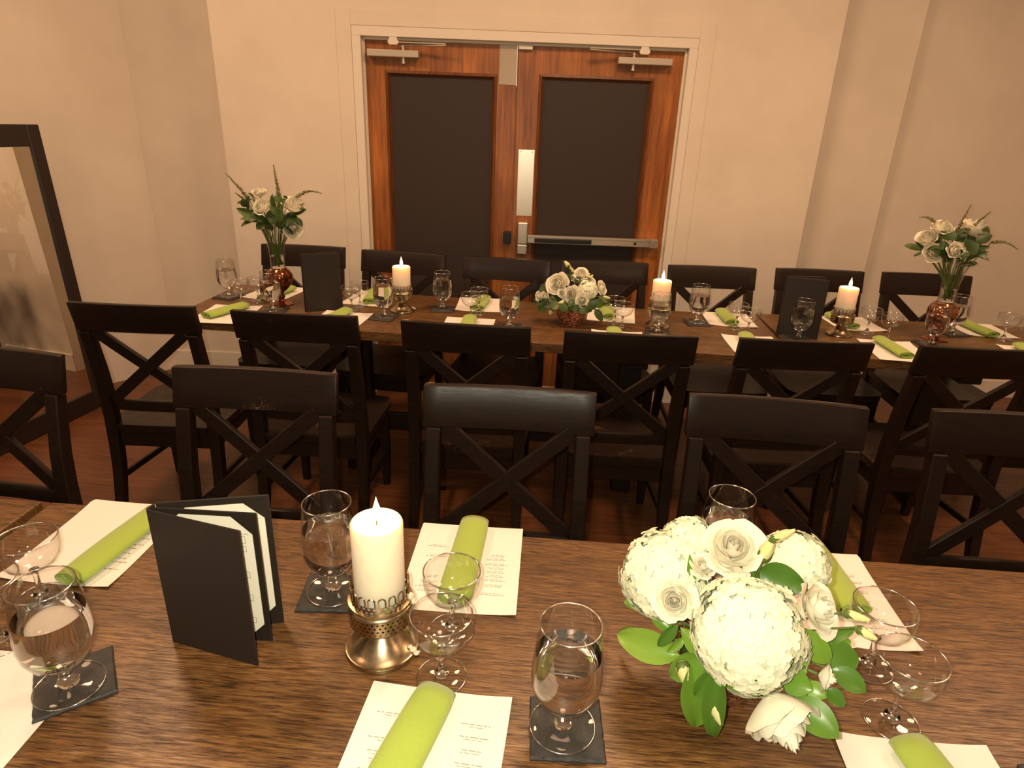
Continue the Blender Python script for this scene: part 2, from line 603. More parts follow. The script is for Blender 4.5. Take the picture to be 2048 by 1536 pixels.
def leaf_door(name, x0, x1, px0, px1, pz0, pz1, label):
    d = place_wall(empty(name))
    tag(d, label, kind='structure')
    box('stile', x0, px0, YF, YF + .042, .012, DT - .004, 'door_wood', d, .0015)
    box('stile', px1, x1, YF, YF + .042, .012, DT - .004, 'door_wood', d, .0015)
    box('top_rail', px0, px1, YF + .0004, YF + .042, pz1, DT - .004, 'door_wood', d)
    box('bottom_rail', px0, px1, YF + .0004, YF + .042, .012, pz0, 'door_wood', d)
    box('panel', px0 + .005, px1 - .005, YF + .016, YF + .03, pz0, pz1, 'door_panel', d)
    frame_ring('moulding', px0 - .004, px1 + .004, pz0 - .004, pz1 + .004, .026, YF, YF + .016, 'door_moulding', d)
    box('door_sweep', x0 + .03, x1 - .03, YF - .012, YF - .0005, .02, .062, 'pale_brass', d, .002)
    return d
d1 = leaf_door('door_1', DL + .004, -.2815, -.971, -.387, .46, 1.812, 'left leaf of the orange brown wooden double door, dark panel')
d2 = leaf_door('door_2', -.2785, DR - .004, -.162, .439, .46, 1.822, 'right leaf of the orange brown double door carrying the push bar')
def closer(d, xa, xb, zt, zb, xpin, xarm, xbr, sgn):
    c = box('door_closer', xa, xb, YF - .055, YF, zb, zt, 'closer_paint', d, .004, 2)
    bm = bmesh.new()
    for z0, z1, r in ((zb - .022, zb, .009), (zb - .028, zb - .022, .012), (zt, zt + .014, .009), (zt + .012, zt + .022, .014)):
        rr = bmesh.ops.create_cone(bm, cap_ends=True, segments=14, radius1=r, radius2=r, depth=z1 - z0)
        for v in rr['verts']:
            v.co += Vector((xpin, YF - .028, (z0 + z1) / 2))
    from_bm('pinion', bm, 'brushed_steel', c, True, 40)
    zarm = zt + .022
    sweep('closer_arm', [(xpin, YF - .03, zarm), (xarm, YF - .085, zarm + .002)], (0, 0, 1), .006, .018, 'closer_paint', c, bev=.001)
    sweep('forearm', [(xarm, YF - .085, zarm + .009), (xbr, YF - .05, zarm + .012)], (0, 0, 1), .006, .016, 'closer_paint', c, bev=.001)
    b = bmesh.new()
    pts = [(-.018, 0), (.018, 0), (.020, -.008), (.028, -.022), (.020, -.034), (-.020, -.034), (-.028, -.022), (-.020, -.008)]
    vs = []
    for y in (YF - .062, YF - .04):
        vs.append([b.verts.new((xbr + px, y, DT - .002 + pz)) for px, pz in pts])
    b.faces.new(vs[0])
    b.faces.new(vs[1][::-1])
    for k in range(8):
        b.faces.new((vs[0][k], vs[0][(k + 1) % 8], vs[1][(k + 1) % 8], vs[1][k]))
    from_bm('arm_bracket', b, 'trim_paint', c)
closer(d1, -1.055, -.790, 1.907, 1.873, -.872, -.645, -.917, 1)
closer(d2, .236, .515, 1.915, 1.882, .318, .085, .366, -1)
box('top_plate', -.376, -.284, YF - .002, YF - .0003, 1.766, 1.958, 'worn_steel', d1, .0006)
box('edge_guard', -.2845, -.2816, YF - .006, YF - .0003, 1.76, 1.958, 'brushed_steel', d1)
box('alarm_contact', -.277, -.205, YF - .022, YF - .0005, 1.934, 1.957, 'trim_paint', d2, .002)
pp = box('push_plate', -.258, -.170, YF - .002, YF - .0003, 1.096, 1.449, 'brushed_steel', d2, .0006)
for sx in (-.247, -.181):
    for sz in (1.437, 1.108):
        lathe('screw', [(0, 0), (.0035, 0), (.003, .0012), (0, .0014)], 'closer_paint', pp, 10).matrix_local = Matrix.Translation((sx, YF - .0021, sz)) @ Matrix.Rotation(R(90), 4, 'X')
bar = empty('push_bar')
bar.parent = d2
box('latch_head', -.247, -.190, YF - .062, YF, .945, 1.066, 'brushed_steel', bar, .006, 2)
box('latch_cover', -.247, -.190, YF - .060, YF, .887, .9445, 'brushed_steel', bar, .006, 2)
box('bar_body', -.189, .500, YF - .060, YF - .012, .954, .996, 'brushed_steel', bar, .003)
box('bar_lip', -.189, .500, YF - .066, YF - .0605, .988, 1.000, 'brushed_steel', bar, .001)
box('end_cap', .5005, .548, YF - .062, YF, .950, 1.000, 'brushed_steel', bar, .004)
pad = box('push_pad', -.150, .172, YF - .071, YF - .0605, .960, .986, 'black_plastic', bar, .004, 2)
lathe('key_cylinder', [(0, 0), (.008, 0), (.007, .003), (0, .003)], 'black_plastic', bar, 14).matrix_local = Matrix.Translation((.419, YF - .0601, .973)) @ Matrix.Rotation(R(90), 4, 'X')
box('strike', -.326, -.2817, YF - .045, YF, .944, 1.008, 'black_plastic', d1, .003)

# ------------------------------------------------------------------ standing mirror
def build_mirror():
    t = empty('floor_mirror', (-2.555, 3.207, 0), math.atan2(-.991, -.13))
    tag(t, 'tall standing mirror in a dark brown wooden frame beside the left wall', 'mirror')
    W, H = 1.25, 1.49
    lean = R(2.0)
    def lt(o):
        o.matrix_local = Matrix.Rotation(lean, 4, 'X')
        return o
    # local x runs along the floor toward the camera, y>0 toward the wall is local -y
    for nm, b in (('frame_stile', (0, .068, -.018, .018, 0, H)), ('frame_stile', (W - .068, W, -.018, .018, 0, H)),
                  ('frame_rail', (.068, W - .068, -.0178, .0178, 0, .105)), ('frame_rail', (.068, W - .068, -.0178, .0178, H - .1, H))):
        lt(box(nm, *b, 'mirror_frame', t, .003))
    lt(box('mirror_glass', .06, W - .06, -.004, .008, .09, H - .09, 'mirror_silver', t))
    lt(box('back_board', .05, W - .05, -.014, -.0045, .05, H - .05, 'mirror_frame', t))
    sweep('back_strut', [(W * .5, -.03, 1.0), (W * .5, -.36, .01)], (1, 0, 0), .06, .02, 'mirror_frame', t)
build_mirror()

# ------------------------------------------------------------------ chairs
def post_y(z):
    tb = [(0, -.262), (.12, -.232), (.25, -.205), (.40, -.190), (.52, -.190), (.65, -.202), (.80, -.228), (.94, -.258)]
    for (a, ya), (b, yb) in zip(tb, tb[1:]):
        if a <= z <= b:
            t = (z - a) / (b - a)
            t2 = t
            return ya + (yb - ya) * t2
    return tb[-1][1]
def bulge(x, amt=.013):
    return -amt * (1 - (x / .225) ** 2)
def rail_bm(x0, x1, z0, z1, th, yfun, n=10, crown=0.0):
    bm = bmesh.new()
    rings = []
    for i in range(n + 1):
        x = x0 + (x1 - x0) * i / n
        yb, yt = yfun(x, z0), yfun(x, z1)
        zz = z1 + crown * (1 - (2 * i / n - 1) ** 2)
        rings.append([bm.verts.new(p) for p in ((x, yb - th / 2, z0), (x, yb + th / 2, z0), (x, yt + th / 2, zz), (x, yt - th / 2, zz))])
    for a, b in zip(rings, rings[1:]):
        for k in range(4):
            bm.faces.new((a[k], a[(k + 1) % 4], b[(k + 1) % 4], b[k]))
    bm.faces.new(rings[0][::-1])
    bm.faces.new(rings[-1])
    bmesh.ops.recalc_face_normals(bm, faces=bm.faces)
    es = [e for e in bm.edges if len(e.link_faces) == 2 and e.calc_face_angle(0) > R(50)]
    bmesh.ops.bevel(bm, geom=es, offset=.004, segments=2, affect='EDGES', profile=.5)
    return bm
def make_chair():
    t = empty('dining_chair')
    W = 'chair_wood'
    from_bm('top_rail', rail_bm(-.226, .226, .825, .935, .024, lambda x, z: post_y(z) + bulge(x), 12, .001), W, t, True, 35)
    from_bm('lower_rail', rail_bm(-.178, .178, .490, .535, .020, lambda x, z: post_y(z) + bulge(x, .013) + .004, 10), W, t, True, 35)
    for s in (-1, 1):
        zs = [0, .08, .16, .25, .35, .45, .55, .65, .75, .8245]
        path = [(s * (.197 + .006 * (1 - z / .82)), post_y(z), z) for z in zs]
        tp = [.82, .88, .94, 1, 1.05, 1.08, 1.05, 1, .97, .95]
        sweep('back_leg', path, (1, 0, 0), .040, .042, W, t, tp, .003)
        # front leg
        sweep('front_leg', [(s * .190, .185, 0), (s * .188, .180, .404)], (1, 0, 0), .040, .040, W, t, [.75, 1.0], .003)
        sweep('stretcher', [(s * .197, -.205, .20), (s * .19, .168, .17)], (0, 0, 1), .026, .016, W, t)
        # cross slat from upper corner s to the lower corner -s
        pts, sd = [], []
        zt, zb, xo = .828, .534, .170
        for i in range(11):
            k = i / 10
            x = s * (xo - 2 * xo * k)
            z = zt + (zb - zt) * k
            pts.append((x, post_y(z) + bulge(x, .013) + (-.0015 if s > 0 else .0015), z))
        n = Vector((zb - zt, 0, 2 * s * xo))
        sweep('cross_slat', pts, n, .041, .017, W, t, bev=.002)
        box('side_apron', s * .196 - .010, s * .196 + .010, -.168, .160, .335, .403, W, t, .002)
    box('front_apron', -.168, .168, .172, .192, .335, .403, W, t, .002)
    box('back_apron', -.176, .176, -.202, -.182, .335, .403, W, t, .002)
    # seat: dished board, wider in front, rounded front corners
    bm = bmesh.new()
    out = [(-.176, -.212), (.176, -.212), (.178, -.165), (.218, -.165), (.228, .10), (.226, .17), (.205, .207), (.15, .217), (0, .222), (-.15, .217), (-.205, .207), (-.226, .17), (-.228, .10), (-.218, -.165), (-.178, -.165)]
    lo = [bm.verts.new((x, y, .404)) for x, y in out]
    hi = [bm.verts.new((x, y, .432)) for x, y in out]
    inn = [bm.verts.new((x * .72, y * .72, .425)) for x, y in out]
    N = len(out)
    bm.faces.new(lo[::-1])
    bm.faces.new(inn)
    for k in range(N):
        k2 = (k + 1) % N
        bm.faces.new((lo[k], lo[k2], hi[k2], hi[k]))
        bm.faces.new((hi[k], hi[k2], inn[k2], inn[k]))
    from_bm('seat', bm, 'seat_wood', t, True, 30)
    return t
CH = Proto(make_chair())
# world positions give the middle of the top rail's ends; the chair's own origin is .26 m in front of it
def chair(x, y, face, turn, label, group):
    """face +1 looks to +Y (away), -1 looks to the photographer"""
    rz = R(turn) + (0 if face > 0 else math.pi)
    off = Vector((0, .258, 0))
    off.rotate(Matrix.Rotation(rz, 3, 'Z'))
    o = CH.put((x + off.x, y + off.y, 0), rz)
    return tag(o, label, 'chair', group)
row1 = [(-1.365, 3.365, 2, 'black wooden X-back chair by the wall, behind the vase left of the door'),
        (-.815, 3.328, -4, 'black wooden X-back chair by the wall, behind the leftmost far candle'),
        (-.268, 3.296, -4, 'black wooden X-back chair by the wall, in front of the gap between door leaves'),
        (.234, 3.345, 6, 'black wooden X-back chair by the wall, behind the small white centrepiece'),
        (.784, 3.368, 4, 'black wooden X-back chair by the wall, just right of the door'),
        (1.345, 3.431, 3, 'black wooden X-back chair by the wall, behind the rightmost candle'),
        (1.897, 3.466, 1.5, 'black wooden X-back chair by the wall, behind the vase at the right')]
for x, y, a, lb in row1:
    chair(x, y, -1, a, lb, 'chairs along the wall side of the far table')
row2 = [(-1.505, 2.112, 3.5, 'first chair from the left on the near side of the far table, black X-back'),
        (-.916, 2.119, 1, 'second chair from the left on the near side of the far table, black X-back'),
        (-.307, 2.110, 0, 'third chair from the left on the near side of the far table, black X-back'),
        (.258, 2.109, 2, 'fourth chair from the left on the near side of the far table, black X-back'),
        (.85, 2.146, 3.5, 'fifth chair from the left on the near side of the far table, black X-back'),
        (1.457, 2.176, 2.5, 'rightmost chair on the near side of the far table, black X-back, cut by frame')]
for x, y, a, lb in row2:
    chair(x, y, 1, a, lb, 'chairs on the near side of the far table')
row3 = [(-1.585, 1.60, -3, 'black X-back chair at the near table, cut by the left edge'),
        (-.80, 1.57, 1.7, 'black X-back chair at the near table, behind the open menu folder'),
        (-.107, 1.553, 1.3, 'black X-back chair at the near table, right of the large lit candle'),
        (.588, 1.589, -2.2, 'black X-back chair at the near table, behind the big white bouquet'),
        (1.206, 1.594, -.6, 'black X-back chair at the near table, cut by the right edge')]
for x, y, a, lb in row3:
    chair(x, y, -1, a, lb, 'chairs on the far side of the near table')

# ------------------------------------------------------------------ tables
TZ = .76
def make_table(label, cx, cy, length, depth, rz, posts):
    t = empty('dining_table', (cx, cy, 0), R(rz))
    tag(t, label, 'table', 'dark wooden dining tables')
    box('table_top', -length / 2, length / 2, -depth / 2, depth / 2, TZ - .042, TZ, 'table_wood', t, .003, 2)
    for px in posts:
        box('post', px - .05, px + .05, -.03, .03, .06, TZ - .105, 'chair_wood', t, .004)
        box('support_beam', px - .045, px + .045, -depth / 2 + .05, depth / 2 - .05, TZ - .105, TZ - .0425, 'chair_wood', t, .004)
        box('foot', px - .045, px + .045, -.15, .15, 0, .06, 'chair_wood', t, .006)
    box('stretcher_beam', posts[0] + .05, posts[1] - .05, -.012, .012, .16, .25, 'chair_wood', t, .003)
    return t
make_table('dark wooden far table, long left section before the double door', -.338, 2.807, 2.60, .635, -1.2, (-.57, .69))
make_table('dark wooden far table, right section beyond the seam', 1.94, 2.855, 1.92, .62, 1.2, (-.24, .62))
make_table('dark oak near table in the foreground set with bouquet and candle', .215, .842, 2.60, .635, .6, (-.8, .8))
make_table('dark wooden table end at the far left of the foreground', -1.942, .828, 1.66, .635, 0, (-.5, .5))

# ------------------------------------------------------------------ glassware
def rim_ring(t, r, z, a):
    lathe('rim', [(r + a * math.cos(k * math.pi / 3), z + a * math.sin(k * math.pi / 3)) for k in range(6)], 'glass_edge', t, 40, True, True, 180)
def foot_ring(t, r, z, a=.0009):
    lathe('foot_edge', [(r + a * math.cos(k * math.pi / 3), z + a * math.sin(k * math.pi / 3)) for k in range(6)], 'glass_edge', t, 40, True, True, 180)
def make_goblet(level):
    t = empty('water_goblet')
    out = [(.0075, .034), (.014, .0365), (.026, .043), (.037, .055), (.0445, .072), (.0470, .088), (.0465, .104), (.0445, .125), (.0420, .150), (.0392, .174)]
    inn = [(r - .0013, z + .0006) for r, z in out]
    inn[0] = (0.0, .0375)
    prof = [(0, .0345)] + out + [(.0386, .1748)] + inn[::-1]
    lathe('bowl', prof, 'thin_glass', t, 40, False, True, 60)
    rim_ring(t, .0388, .1746, .0011)
    lathe('stem', [(0, .006), (.0135, .0062), (.0142, .011), (.011, .016), (.0075, .019), (.0095, .022), (.0062, .026), (.0060, .030), (.0085, .0335), (0, .0342)], 'solid_glass', t, 20)
    lathe('foot', [(0, 0), (.043, 0), (.0442, .0014), (.043, .0028), (.028, .0042), (.012, .006), (0, .006)], 'thin_glass', t, 40, False, True, 60)
    wp = [(r - .0016, z + .0004) for r, z in out if z + .0004 < level]
    k = next(i for i, (r, z) in enumerate(out) if z > level - .0005)
    (ra, za), (rb, zb) = out[k - 1], out[k]
    rl = ra + (rb - ra) * (level - za) / (zb - za) - .0016
    wp[0] = (0, .0382)
    lathe('water', wp + [(rl, level), (0, level)], 'water', t, 40, False, True, 50)
    foot_ring(t, .0440, .0014)
    return t
def make_coupe():
    t = empty('coupe_glass')
    out = [(.006, .0590), (.013, .0605), (.026, .0660), (.037, .0750), (.0435, .0860), (.0462, .0980), (.0465, .1080), (.0458, .1205)]
    inn = [(r - .0012, z + .0007) for r, z in out]
    inn[0] = (0, .0625)
    lathe('bowl', [(0, .0595)] + out + [(.0452, .1211)] + inn[::-1], 'thin_glass', t, 36, False, True, 60)
    rim_ring(t, .0455, .1207, .0012)
    lathe('stem', [(0, .0045), (.010, .0048), (.0115, .0095), (.0095, .015), (.0055, .019), (.0042, .027), (.0040, .045), (.0052, .055), (.0075, .0592), (0, .0595)], 'solid_glass', t, 16)
    lathe('foot', [(0, 0), (.0365, 0), (.0375, .0012), (.036, .0024), (.022, .0036), (.010, .0048), (0, .0048)], 'thin_glass', t, 36, False, True, 60)
    foot_ring(t, .0373, .0012)
    return t
def make_coaster():
    bm = bmesh.new()
    n = 14
    rnd = random.Random(3)
    per = []
    for s in range(4):
        for i in range(n):
            k = -1 + 2 * i / n
            p = [(k, -1), (1, k), (-k, 1), (-1, -k)][s]
            j = .0007
            per.append((p[0] * .0525 + rnd.uniform(-j, j), p[1] * .0525 + rnd.uniform(-j, j)))
    lo = [bm.verts.new((x, y, 0)) for x, y in per]
    mi = [bm.verts.new((x * 1.01, y * 1.01, .0035)) for x, y in per]
    hi = [bm.verts.new((x * (.965 + rnd.uniform(-.008, .008)), y * (.965 + rnd.uniform(-.008, .008)), .0068)) for x, y in per]
    N = len(per)
    bm.faces.new(lo[::-1])
    bm.faces.new(hi)
    for k in range(N):
        k2 = (k + 1) % N
        bm.faces.new((lo[k], lo[k2], mi[k2], mi[k]))
        bm.faces.new((mi[k], mi[k2], hi[k2], hi[k]))
    return from_bm('slate_coaster', bm, 'slate')
GA, GB, CO, SL = Proto(make_goblet(.128)), Proto(make_goblet(.140)), Proto(make_coupe()), Proto(make_coaster())
CH_T = .007
# (x, y, full?, coaster turn or None, coaster shift, scale, where)
goblets = [(-.694, .677, 0, 38, (.0, .01), 1.07, 'at the left of the near table'),
           (-.376, .933, 0, 6, (-.004, .0), 1.07, 'behind the large candle on the near table'),
           (.047, .689, 0, 3, (.006, .0), 1.07, 'at the front of the near table'),
           (.345, 1.055, 0, 4, (0, 0), 1.07, 'half hidden behind the big bouquet'),
           (-1.561, 2.895, 0, -10, (0, 0), .97, 'leftmost on the far table'),
           (-1.268, 2.712, 0, 8, (.012, -.008), .97, 'in front of the left vase'),
           (-.759, 2.712, 1, -6, (0, -.01), .97, 'in front of the leftmost far candle'),
           (-.53, 2.889, 1, 4, (0, 0), .97, 'right of the leftmost far candle'),
           (-.199, 2.663, 0, 3, (0, 0), .97, 'left of the small white centrepiece'),
           (.440, 2.700, 0, -4, (0, 0), .97, 'in front of the middle far candle'),
           (.643, 2.905, 0, 5, (0, 0), .97, 'right of the middle far candle'),
           (1.039, 2.727, 1, 2, (0, 0), .97, 'in front of the right menu folder'),
           (1.610, 2.767, 0, 9, (0, 0), .97, 'in front of the right vase'),
           (1.806, 2.973, 0, 12, (0, 0), .97, 'behind and right of the right vase')]
for x, y, full, ct, cs, sc, wh in goblets:
    c = SL.put((x + cs[0], y + cs[1], TZ), R(ct))
    tag(c, 'dark slate coaster under the goblet ' + wh, 'coaster', 'square slate coasters')
    g = (GB if full else GA).put((x, y, TZ + CH_T + .0006), random.uniform(0, 6), sc)
    tag(g, 'glass goblet of water ' + wh, 'goblet', 'water goblets')
c = SL.put((.745, .652, TZ), R(4))
tag(c, 'dark slate coaster cut by the bottom right corner of the picture', 'coaster', 'square slate coasters')
coupes = [(-.883, .858, 1.04, 'rear coupe of the pair at the left edge of the near table'),
          (-.868, .752, 1.04, 'front coupe of the pair at the left edge of the near table'),
          (-.145, .866, 1.04, 'rear coupe of the pair right of the large candle'),
          (-.144, .764, 1.04, 'front coupe of the pair right of the large candle'),
          (.553, .867, 1.04, 'rear coupe of the pair right of the big bouquet'),
          (.542, .759, 1.04, 'front coupe of the pair right of the big bouquet'),
          (-1.435, 2.765, .94, 'left coupe of the pair beside the left vase'),
          (-1.395, 2.850, .94, 'right coupe of the pair beside the left vase'),
          (-.925, 2.775, .94, 'front coupe of the pair left of the leftmost far candle'),
          (-.915, 2.868, .94, 'rear coupe of the pair left of the leftmost far candle'),
          (-.380, 2.770, .94, 'front coupe of the pair left of the small white centrepiece'),
          (-.355, 2.862, .94, 'rear coupe of the pair left of the small white centrepiece'),
          (.262, 2.838, .94, 'rear coupe of the pair right of the small white centrepiece'),
          (.290, 2.745, .94, 'front coupe of the pair right of the small white centrepiece'),
          (.806, 2.855, .94, 'rear coupe of the pair left of the table seam'),
          (.835, 2.764, .94, 'front coupe of the pair left of the table seam'),
          (1.398, 2.900, .94, 'left coupe of the pair right of the rightmost candle'),
          (1.447, 2.810, .94, 'right coupe of the pair right of the rightmost candle'),
          (2.002, 2.925, .94, 'left coupe of the pair at the right edge of the picture'),
          (2.046, 2.840, .94, 'right coupe of the pair at the right edge of the picture')]
for x, y, sc, lb in coupes:
    tag(CO.put((x, y, TZ + .0006), random.uniform(0, 6), sc), 'empty glass, ' + lb, 'coupe glass', 'coupe glasses in pairs')

# ------------------------------------------------------------------ candles
def lattice_ring(bm, r, z0, z1, seg, rows, hole=.62, skip=None):
    """cylinder band with an octagonal hole in each cell"""
    for j in range(rows):
        za, zb = z0 + (z1 - z0) * j / rows, z0 + (z1 - z0) * (j + 1) / rows
        for i in range(seg):
            off = .5 if j % 2 else 0
            a0, a1 = 2 * math.pi * (i + off) / seg, 2 * math.pi * (i + 1 + off) / seg
            am, zm = (a0 + a1) / 2, (za + zb) / 2
            def P(u, v):
                a = am + (a1 - a0) / 2 * u
                return (r * math.cos(a), r * math.sin(a), zm + (zb - za) / 2 * v)
            o8 = [P(1, 0), P(1, 1), P(0, 1), P(-1, 1), P(-1, 0), P(-1, -1), P(0, -1), P(1, -1)]
            if skip and skip(i, j):
                bm.faces.new([bm.verts.new(o8[k]) for k in (1, 3, 5, 7)])
                continue
            i8 = [P(hole * math.cos(math.pi * k / 4), hole * math.sin(math.pi * k / 4)) for k in range(8)]
            ov = [bm.verts.new(p) for p in o8]
            iv = [bm.verts.new(p) for p in i8]
            for k in range(8):
                bm.faces.new((ov[k], ov[(k + 1) % 8], iv[(k + 1) % 8], iv[k]))
def make_holder():
    t = empty('candle_holder')
    lathe('base', [(0, 0), (.059, 0), (.061, .002), (.061, .006), (.0595, .009), (.057, .0095), (.047, .016), (.035, .026), (.024, .037), (.018, .045), (.0165, .050), (.020, .054), (.030, .056), (0, .056)], 'pewter', t, 48)
    bm = bmesh.new()
    lathe_bm(bm, [(0, .056), (.028, .056), (.043, .058), (.0495, .062), (.0515, .0655)], 48)
    from_bm('cup', bm, 'pewter', t, True, 40)
    bm = bmesh.new()
    lattice_ring(bm, .0517, .066, .093, 40, 4, .5, lambda i, j: (i // 5) % 2 == 0 and False)
    lathe_bm(bm, [(.0498, .064), (.0498, .094)], 40)
    o = from_bm('perforated_band', bm, 'pewter', t)
    lathe('rim', [(.0505, .092), (.0530, .093), (.0545, .096), (.0530, .099), (.0515, .100), (.0525, .102), (.0510, .105), (.0450, .106), (.0445, .093)], 'pewter', t, 48, True)
    bm = bmesh.new()
    lattice_ring(bm, .0462, .105, .119, 34, 2, .6)
    n = 18
    for i in range(n):
        a = 2 * math.pi * i / n
        w = 2 * math.pi / n * .36
        pth = []
        for k in range(9):
            b = math.pi * k / 8
            aa = a - w * math.cos(b)
            pth.append((.0464 * math.cos(aa), .0464 * math.sin(aa), .119 + .0085 + .0080 * math.sin(b) if 0 < k < 8 else .118))
        tube_bm(bm, pth, .0014, seg=5)
    from_bm('crown', bm, 'pewter', t)
    lathe('candle_plate', [(0, .0605), (.042, .0605), (.042, .063), (0, .063)], 'pewter', t, 24)
    for drip in range(2):
      bm = bmesh.new()
      for (x, y, z, s) in (((.0495, -.008, .108, .006), (.0530, -.009, .098, .0055), (.0535, -.012, .090, .004)), ((.052, -.023, .0125, .007), (.057, -.026, .008, .006), (.0595, -.022, .006, .004), (.047, -.020, .0160, .005)))[drip]:
        r_ = bmesh.ops.create_icosphere(bm, subdivisions=2, radius=s)
        for v in r_['verts']:
            v.co = Vector((v.co.x * .9, v.co.y * .8, v.co.z * .45 if z < .03 else v.co.z * 1.3)) + Vector((x, y, z)) + Vector((random.uniform(-1, 1), random.uniform(-1, 1), random.uniform(-1, 1))) * s * .12
      from_bm('wax_drip', bm, 'wax_drip', t, True)
    return t
def make_candle(top):
    t = empty('pillar_candle')
    b = .063
    h = top - b
    lathe('wax_pillar', [(0, 0), (.0385, 0), (.040, .002), (.0402, h - .004), (.0385, h - .0005), (.036, h), (.030, h - .003), (.018, h - .006), (0, h - .007)], 'wax', t, 48)
    tube('wick', [(0, 0, h - .0075), (.0006, 0, h + .002), (.002, .001, h + .008)], .0011, 'wick', t, .0009)
    f = lathe('flame', [(0, 0), (.0032, .002), (.0062, .007), (.0070, .013), (.0054, .022), (.0027, .031), (.0009, .038), (0, .042)], 'flame', t, 16)
    f.location = (.001, 0, h + .0015)
    l = light('candle_light', 'POINT', (.001, 0, h + .016), .42, (1.0, .56, .22), shadow_soft_size=.006)
    l.parent = t
    return t
HP = Proto(make_holder())
candles = [(-.253, .816, .246, 10, 'on the near table'), (-.705, 2.828, .207, 50, 'leftmost on the far table'),
           (.453, 2.815, .209, 80, 'in the middle of the far table, behind a goblet'), (1.258, 2.853, .213, 130, 'rightmost on the far table')]
for x, y, top, a, wh in candles:
    h = HP.put((x, y, TZ), R(a), 1.0 if y < 2 else .93)
    tag(h, 'perforated pewter pillar candle holder ' + wh, 'candle holder', 'pewter candle holders')
    c = make_candle(top)
    c.location = (x, y, TZ + .063)
    tag(c, 'lit cream pillar candle ' + wh, 'candle', 'lit pillar candles')

# ------------------------------------------------------------------ menus and napkins
PW = .218
def make_paper(L, edge, seed, style):
    """x across, y from the inner edge outward; beyond 'edge' the sheet droops over the table's rim"""
    rnd = random.Random(seed)
    nx, ny = 8, 18
    c1, c2 = rnd.uniform(.000, .007), rnd.uniform(.000, .007)
    vs = []
    for j in range(ny + 1):
        y = L * j / ny
        for i in range(nx + 1):
            u = -1 + 2 * i / nx
            z = .0008 + (c1 if u < 0 else c2) * (abs(u) ** 3) * ((2 * y / L - 1) ** 4) * (1 if y < edge else .3)
            yy = y
            if y > edge:
                s = y - edge
                z -= 7.0 * s * s
                yy = edge + s * (1 - 3.5 * s)
            vs.append((u * PW / 2, yy, z))
    fs = [(j * (nx + 1) + i, j * (nx + 1) + i + 1, (j + 1) * (nx + 1) + i + 1, (j + 1) * (nx + 1) + i) for j in range(ny) for i in range(nx)]
    o = pyd('menu_sheet', vs, fs, 'paper', None, True)
    # print: short rows of tiny dashes, too small to read
    vs, fs = [], []
    def dash(x0, x1, y0, y1):
        b = len(vs)
        vs.extend([(x0, y0, .0013), (x1, y0, .0013), (x1, y1, .0013), (x0, y1, .0013)])
        fs.append((b, b + 1, b + 2, b + 3))
    def words(xc, y, w, h):
        x = xc - w / 2
        while x < xc + w / 2 - .003:
            ww = rnd.uniform(.004, .012)
            dash(x, min(x + ww, xc + w / 2), y, y + h)
            x += ww + .0022
    y = .052
    while style < 2 and y < L - .075 and y < edge - .02:
        if style == 0:
            words(.072 if seed == 20 else 0, y, rnd.uniform(.02, .05) if seed == 20 else rnd.uniform(.06, .15), .0014)
            if rnd.random() < .6 and seed != 20:
                words(0, y + .005, rnd.uniform(.03, .08), .0012)
        else:
            for xc in (-.062, .062):
                if rnd.random() < .8:
                    words(xc, y, rnd.uniform(.025, .05), .0014)
                    words(xc, y + .0045, rnd.uniform(.02, .04), .001)
        y += rnd.choice([.012, .016, .021])
    if not fs:
        return o
    p = pyd('printed_text', vs, fs, 'ink' if seed == 20 else 'ink_pale', o, recalc=False)
    return o
def make_napkin(L, seed):
    rnd = random.Random(seed)
    n = 64
    prof = []
    for k in range(n + 1):
        th = 5.4 * math.pi * k / n
        a = .30 + .70 * k / n
        x, z = a * .0355 * math.cos(th), a * .0145 * math.sin(th)
        if z < 0:
            z *= .92
        prof.append((x, z + .0150))
    m = 10
    vs = []
    ph = rnd.uniform(0, 6)
    for j in range(m + 1):
        k = j / m
        e = 1 - .06 * (2 * k - 1) ** 6
        for i, (x, z) in enumerate(prof):
            vs.append((x * e * (1 + .025 * math.sin(5 * k + ph)), k * L, z * (1 + .03 * math.sin(7 * k + ph))))
    w = n + 1
    fs = [(j * w + i, j * w + i + 1, (j + 1) * w + i + 1, (j + 1) * w + i) for j in range(m) for i in range(n)]
    o = pyd('rolled_napkin', vs, fs, 'napkin_green', None, True)
    sm = o.modifiers.new('thickness', 'SOLIDIFY')
    sm.thickness = .0016
    sm.offset = 0
    return o
